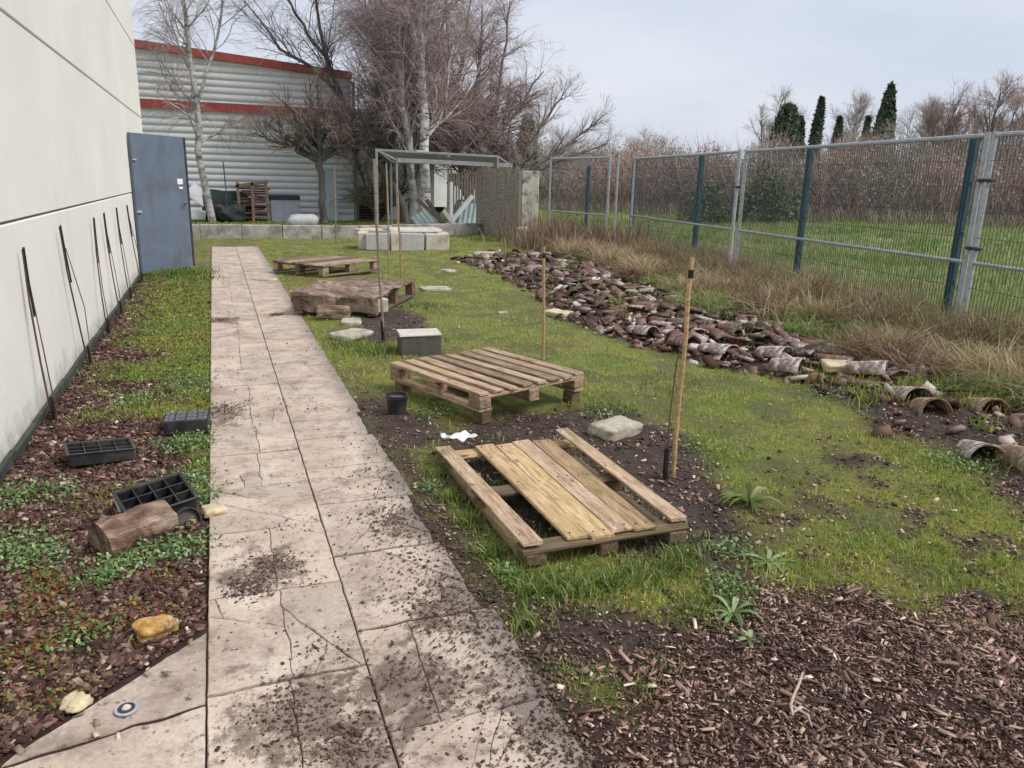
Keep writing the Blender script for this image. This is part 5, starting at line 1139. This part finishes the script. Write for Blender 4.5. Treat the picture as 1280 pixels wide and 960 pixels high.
o = chips('tile_shards', xy, .060*s, .042*s, .014*s, 'shard', .45, lift=.01); tag(o, 'broken dark red shards filling the gaps of the tile heap', 'shards', kind='stuff')
def pathdens(x, y, z):
    c = ss(.55, .75, fbm(x*4, y*4, 81))*.6; e = ss(.45, .85, x+(fbm(x*3, y*3, 82)-.5)*.5)*ss(5.0, 2.5, y)
    return (c*ss(12, 3, y)+e+.04)*(x < .86)
xy, z = scatter(24000, -.12, .86, 1.1, 12, pathdens, near=1.8); s = np.minimum(RNG.lognormal(0, .55, len(xy)), 3)
o = chips('path_litter', xy, (.0048*s), .0032*s, .0013*s, 'clod', .25, z=np.zeros(len(xy)), lift=.003); tag(o, 'dark crumbs of soil and bark scattered on the paving', 'litter', kind='stuff')
cl = np.array([(.12,1.98,.13),(.25,1.80,.10),(.12,2.9,.10),(.5,2.0,.16),(.72,2.4,.18),(.0,8.6,.12),(.02,2.75,.07),(-.02,5.2,.12),(.65,3.2,.15),(.55,8.8,.08)])
L_ = []
for x, y, r in cl: a = RNG.normal(0, r*.6, (420, 2)); L_.append(a+[x, y])
xy = np.concatenate(L_); xy = xy[(xy[:, 0] > -.12) & (xy[:, 0] < .83)]; s = RNG.lognormal(0, .45, len(xy))
o = chips('dirt_clods', xy, (.0065*s), .0032*s, .0012*s, 'clod', .2, z=np.zeros(len(xy)), lift=.003); tag(o, 'clumps of damp dirt lying on the paving', 'dirt', kind='stuff')
xy, z = scatter(2500, -1.0, 6, 1.2, 12, lambda x, y, z: np.where(x < .85, z['bed'], .5*z['lawn']+.3*z['soil']), near=1.6); s = RNG.lognormal(0, .35, len(xy))
o = chips('pale_litter', xy, .016*s, .009*s, .002*s, 'litter', .4, lift=.012); tag(o, 'pale dead leaf scraps and wood splinters on the ground', 'litter', kind='stuff')

xy, z = scatter(30000, 3.4, 7, 2.4, 15, lambda x, y, z: z['tile']*ss(.55, .66, fbm(x*2.5, y*2.5, 66))*.9, near=1.3); N = len(xy)
P, W_, az = blades(xy, RNG.uniform(.06, .17, N), RNG.uniform(.2, 1.1, N), .0026*(1+.1*xy[:, 1])*RNG.uniform(.7, 1.3, N), 3); o = ribbons('tile_heap_grass', P, W_, az, 'grass'); tag(o, 'grass sprouting between the tiles of the heap', 'grass', kind='stuff')
def excl(x, y):   # under pallets nothing tall pokes through
    return 1-((np.abs(x-1.41) < .43) & (np.abs(y-3.13) < .64))*.85
def under(x, y):
    c, s_ = math.cos(-ax2), math.sin(-ax2); u = (x-1.735)*c-(y-5.06)*s_; v = (x-1.735)*s_+(y-5.06)*c; k = (np.abs(u) < .5) & (np.abs(v) < .42)
    c, s_ = math.cos(R_(-62)), math.sin(R_(-62)); u = (x-1.55)*c-(y-9.25)*s_; v = (x-1.55)*s_+(y-9.25)*c; k |= (np.abs(u) < .85) & (np.abs(v) < .48)
    k |= (np.hypot(x-1.62, y-12.65) < .65); return 1-k
# mossy sward
xy, z = scatter(300000, -1.5, 7.4, 1.5, 21, lambda x, y, z: z['lawn']*((x > .82) | (y > 13) & (x < -.12) | (y > 17.6))*(1-z['field'])*(1-.7*z['dry'])*under(x, y)*(.35+.65*ss(.3, .55, fbm(x*4, y*4, 44))), near=1.9)
dist = xy[:, 1]; N = len(xy); h_ = RNG.uniform(.010, .032, N)*(1+.03*dist); P, W_, az = blades(xy, h_, RNG.uniform(.2, 1.3, N), .0016*(1+.16*dist)*RNG.uniform(.7, 1.3, N), 2)
o = ribbons('lawn_moss', P, W_, az, 'moss'); tag(o, 'short mossy olive yellow sward of the lawn', 'lawn', kind='stuff')
# greener grass clumps
def gd(x, y, z):
    tall = ss(.50, .62, fbm(x*2.2, y*2.2, 55)); nearp = ss(.45, .05, np.abs(pdist(x, y, [(.95, 2.45), (1.85, 2.45), (1.85, 3.8), (.95, 3.8)])))*(y < 4)*(x > .9)
    edge = ss(.5, .0, np.abs(x-1.0))*(y > 5.0)
    return np.clip(z['lawn']*(.12+.75*tall+.6*edge)+nearp*.30*(x < 1.95), 0, 1)*under(x, y)*(1-z['field'])*(1-.6*z['dry'])*(1-z['path'])
xy, z = scatter(110000, .85, 7.0, 1.5, 20, gd, near=1.8); dist = xy[:, 1]; N = len(xy)
h_ = RNG.uniform(.02, .065, N)*(.7+.6*fbm(xy[:, 0]*3, xy[:, 1]*3, 57)); P, W_, az = blades(xy, h_, RNG.uniform(.2, 1.1, N), .0018*(1+.14*dist)*RNG.uniform(.7, 1.3, N), 3)
o = ribbons('lawn_grass', P, W_, az, 'grass'); tag(o, 'green grass clumps across the lawn', 'grass', kind='stuff')
# tall lush tufts round the broken pallet and in named spots
tufts = [(1.02, 2.42, .10, 260, .12), (1.18, 2.36, .10, 300, .12), (1.34, 2.37, .09, 240, .11), (1.5, 2.38, .10, 300, .12), (1.66, 2.42, .08, 260, .12), (.96, 2.75, .07, 200, .11), (.98, 3.05, .07, 180, .10), (.97, 3.35, .07, 160, .10), (1.0, 3.65, .06, 110, .09),
         (.92, 2.2, .08, 160, .09), (1.75, 2.5, .09, 200, .10), (1.55, 2.1, .10, 180, .09), (1.7, 2.12, .12, 220, .09), (1.25, 6.7, .22, 420, .11), (1.05, 7.0, .2, 380, .10), (1.9, 7.1, .22, 260, .08), (2.3, 9.0, .25, 220, .10), (6.0, 4.8, .2, 420, .34), (5.85, 4.6, .16, 300, .28),
         (3.9, 2.9, .2, 300, .08), (3.45, 2.6, .2, 260, .08), (2.5, 4.5, .2, 300, .08), (2.9, 2.05, .2, 260, .06), (1.25, 1.85, .1, 120, .05), (1.1, 1.75, .1, 110, .05), (.95, 1.9, .1, 140, .05), (1.5, 4.15, .1, 90, .05), (7.3, 17.8, .5, 500, .22), (6.6, 19.2, .6, 600, .2), (3.2, 4.9, .3, 260, .07), (-.75, 12.7, .3, 900, .16), (-.45, 12.9, .3, 700, .15), (-.3, 12.2, .25, 400, .10), (1.4, 2.9, .2, 180, .06), (1.2, 3.4, .15, 130, .06), (1.7, 3.2, .12, 110, .06)]
XY = []; Hh = []
for x, y, r, n, h in tufts: a = RNG.normal(0, r*.55, (n, 2))+[x, y]; XY.append(a); Hh.append(RNG.uniform(.35, 1.0, n)*h*(.75 if y < 4 else 1))
xy = np.concatenate(XY); h_ = np.concatenate(Hh); N = len(xy)
ins = (np.abs(xy[:, 0]-1.41) < .42) & (np.abs(xy[:, 1]-3.13) < .62); h_ = np.where(ins, np.minimum(h_, .07), h_)
P, W_, az = blades(xy, h_, RNG.uniform(.2, 1.0, N), .0022*(1+.1*xy[:, 1])*RNG.uniform(.7, 1.4, N), 4)
o = ribbons('grass_tufts', P, W_, az, 'lush'); tag(o, 'long bright green tufts round the broken pallet and lawn edges', 'grass', kind='stuff')
# grass in the far part of the bed
xy, z = scatter(120000, -1.05, -.05, 3.5, 14, lambda x, y, z: z['bedgreen']*.9, near=1.4); N = len(xy); h_ = RNG.uniform(.015, .055, N)
P, W_, az = blades(xy, h_, RNG.uniform(.3, 1.2, N), .003*(1+.10*xy[:, 1])*RNG.uniform(.7, 1.3, N)*.7, 3); o = ribbons('bed_grass', P, W_, az, 'grass'); tag(o, 'grass and moss overgrowing the far end of the bed', 'grass', kind='stuff')
# low spreading weeds (groundcover leaves)
def leaves(name, spots, mat, label, size=.014, flat=.5):
    V = []; n_ = 0
    C = []; S = []
    for x, y, r, n, h in spots:
        n = int(n*1.55)
        a = RNG.normal(0, r*.5, (n, 2))+[x, y]; C.append(np.c_[a, height(a[:, 0], a[:, 1])+RNG.random(n)*h*1.2]); S.append(RNG.uniform(.6, 1.4, n)*size)
    C = np.concatenate(C); S = np.concatenate(S); N = len(C); az = RNG.random(N)*6.283; el = RNG.normal(.25, flat, N)
    d = np.stack([np.cos(az)*np.cos(el), np.sin(az)*np.cos(el), np.sin(el)], 1); sd_ = np.stack([-np.sin(az), np.cos(az), RNG.normal(0, .3, N)], 1)
    s = S[:, None]; V = np.stack([C, C+d*s*.5+sd_*s*.42, C+d*s*1.1+sd_*s*.28, C+d*s*1.4, C+d*s*1.1-sd_*s*.28, C+d*s*.5-sd_*s*.42], 1)
    F = np.array([(0, 1, 2, 3), (0, 3, 4, 5)])[None]+(np.arange(N)*6)[:, None, None]; o = mesh_np(name, V, F.reshape(-1, 4), mat); tag(o, label, 'weeds', kind='stuff'); return o
leaves('leafy_weeds', [(-.26, 4.50, .15, 420, .05), (-.18, 4.6, .08, 140, .04), (-.22, 3.92, .13, 360, .05), (-.16, 3.7, .10, 240, .05), (-.90, 3.35, .20, 520, .04), (-.75, 3.25, .14, 260, .04), (-.24, 3.18, .15, 420, .05), (-.42, 3.10, .12, 240, .04), (-.95, 3.95, .18, 380, .04), (-.8, 4.0, .1, 120, .03),
                       (-.5, 3.0, .10, 160, .04), (-.62, 5.6, .2, 300, .03), (-.25, 5.9, .2, 300, .03), (-.5, 2.6, .12, 120, .03), (.98, 2.55, .06, 60, .03), (.9, 3.5, .06, 80, .03), (1.95, 2.45, .12, 130, .04), (1.75, 2.2, .12, 160, .04), (3.85, 2.95, .22, 260, .05), (1.3, 4.75, .2, 200, .04), (2.55, 3.6, .15, 90, .03), (2.3, 4.3, .2, 120, .03), (4.2, 4.4, .3, 200, .04), (4.9, 6.3, .4, 160, .1), (5.2, 8.5, .5, 160, .1)],
       'weed', 'low leafy green weeds in the bed and on bare soil', .0125)
sp = [(float(RNG.uniform(-1.0, -.2)), float(RNG.uniform(2.2, 3.1)), .08, 60, .02) for _ in range(34)]; sp = [q for q in sp if q[1] > 2.62+(q[0]+.12)*.95]
leaves('red_groundcover', sp, 'sedum', 'small red and green groundcover plants at the near end of the bed', .012)
# single weeds one can point at
def rosette(label, x, y, n, L, w_, rise, mat='lush'):
    P = []; Wd = []; az = np.linspace(0, 6.283, n, endpoint=False)+RNG.normal(0, .25, n); K = 7; t = np.linspace(0, 1, K); Ls = L*RNG.uniform(.7, 1.2, n)
    for a, l in zip(az, Ls): P.append(np.stack([np.cos(a)*l*t, np.sin(a)*l*t, rise*l*(1.6*t-1.5*t**2)*RNG.uniform(.6, 1.4)], 1)); Wd.append(w_*np.sin(np.clip(t*.9+.08, 0, 1)*np.pi)**.8)
    T = thing('weed_plant', label, 'weed', (x, y, hz(x, y)), group=None); o = ribbons('leaves', np.array(P), np.array(Wd), az+np.pi/2, mat, T); return T
rosette('strappy green weed with long arching leaves on the lawn right of the broken pallet', 2.33, 2.82, 22, .15, .010, .8)
rosette('darker flat rosette weed just below the strappy one', 2.06, 2.33, 14, .13, .010, .35, 'weed')
rosette('green rosette weed on the soil left of the wood chips', 1.66, 2.03, 16, .11, .008, .6, 'weed')
rosette('small grey green rosette near the front corner of the broken pallet', 1.62, 1.88, 9, .06, .009, .3, 'weed')
# long dry grass along the fence
def dd(x, y, z): return (z['dry']*.95)*(1-.85*z['tile'])
xy, z = scatter(28000, 4.6, 9.6, 2.2, 18, dd, near=1.05); clump = fbm(xy[:, 0]*2.2, xy[:, 1]*2.2, 61); N = len(xy); h_ = RNG.uniform(.16, .42, N)*(.5+1.3*ss(.3, .7, clump))
P, W_, az = blades(xy, h_, RNG.uniform(.3, 1.5, N), .0028*(1+.06*xy[:, 1])*RNG.uniform(.6, 1.4, N), 4); o = ribbons('dry_grass', P, W_, az, 'drygrass'); tag(o, 'long straw coloured dead grass along the fence', 'dry grass', kind='stuff')
# arching dead tussocks that spill over the tiles
for gi in range(3):
  XY = []
  for k in range((42, 42, 85)[gi]):
    y = RNG.uniform(3.0, 15); x = float(np.interp(y, [2.2, 4.5, 6.3, 8.8, 11.5, 15], [5.5, 5.2, 5.75, 6.1, 6.3, 7.2]))+RNG.normal(.22, .34); XY.append(RNG.normal(0, RNG.uniform(.07, .15), (260, 2))+[x, y])
  xy = np.concatenate(XY); N = len(xy); h_ = RNG.uniform(.22, .62, N)*(1, .9, .7)[gi]; P, W_, az = blades(xy, h_, RNG.uniform(.4, 1.7, N), .0042*(1+.05*xy[:, 1])*RNG.uniform(.6, 1.3, N), 5); o = ribbons('dry_tussocks', P, W_, az, ('straw', 'rustgrass', 'fieldgrass')[gi]); tag(o, ('arching straw coloured tussocks spilling over the tile heap', 'rust brown dead tussocks between the tiles and the fence', 'green tussocks among the dead grass along the fence')[gi], 'dry grass', kind='stuff')
XY = []
for k in range(120):
    y = RNG.uniform(3, 17); x = float(fencex(y))+abs(RNG.normal(0, .8))-.4; XY.append(RNG.normal(0, .16, (int(RNG.uniform(60, 240)), 2))+[x, y])
xy = np.concatenate(XY); N = len(xy); h_ = RNG.uniform(.18, .55, N); P, W_, az = blades(xy, h_, RNG.uniform(.2, 1.3, N), .0030*(1+.06*xy[:, 1])*RNG.uniform(.6, 1.3, N), 4); o = ribbons('fence_grass', P, W_, az, 'mixgrass'); tag(o, 'mixed green and brown rough grass growing through the fence', 'grass', kind='stuff')
XY = []; HH = []
for k in range(420):
    y = RNG.uniform(3, 30); x = float(fencex(y))+.5+RNG.random()**1.3*14; n_ = int(RNG.uniform(30, 120)); XY.append(RNG.normal(0, RNG.uniform(.12, .4), (n_, 2))+[x, y]); HH.append(RNG.uniform(.3, 1, n_)*RNG.uniform(.18, .42))
xy = np.concatenate(XY); h_ = np.concatenate(HH); N = len(xy); P, W_, az = blades(xy, h_, RNG.uniform(.2, 1.0, N), .0032*(1+.07*np.hypot(xy[:, 0], xy[:, 1]))*RNG.uniform(.6, 1.3, N), 4); o = ribbons('field_clumps', P, W_, az, 'fieldgrass'); tag(o, 'taller mixed clumps of rough grass in the field', 'grass', kind='stuff')
XY = [RNG.normal(0, 1, (1700, 2))*[.42, 1.0]+[7.35, 16.6], RNG.normal(0, 1, (500, 2))*[.3, .5]+[8.0, 14.9]]
xy = np.concatenate(XY); N = len(xy); h_ = RNG.uniform(.3, 1.05, N); P, W_, az = blades(xy, h_, RNG.uniform(.05, .6, N), RNG.uniform(.004, .010, N), 4); o = ribbons('dead_stalks', P, W_, az, 'stalk'); tag(o, 'tall reddish brown dead stalks beside the fence gap', 'dead stalks', kind='stuff')
# field grass beyond the fence
def fd(x, y, z): return z['field']*(1-.55*z['dry'])
xy, z = scatter(120000, 5.8, 34, 2.5, 40, fd, near=.6); dist = np.hypot(xy[:, 0], xy[:, 1]); N = len(xy); h_ = RNG.uniform(.08, .24, N)*(.6+.9*fbm(xy[:, 0]*.7, xy[:, 1]*.7, 91))
P, W_, az = blades(xy, h_, RNG.uniform(.1, .9, N), .0030*(1+.09*dist)*RNG.uniform(.6, 1.4, N), 3); o = ribbons('field_grass', P, W_, az, 'fieldgrass'); tag(o, 'rough green field grass beyond the fence', 'grass', kind='stuff')
# strip of grass behind the low wall
xy, z = scatter(20000, -1.5, 9, 20.3, 27.5, lambda x, y, z: np.ones_like(x)*.7); N = len(xy); P, W_, az = blades(xy, RNG.uniform(.04, .12, N), RNG.uniform(.2, 1, N), np.full(N, .012), 2)
o = ribbons('rear_grass', P, W_, az, 'grass'); tag(o, 'thin grass between the low wall and the hall', 'grass', kind='stuff')
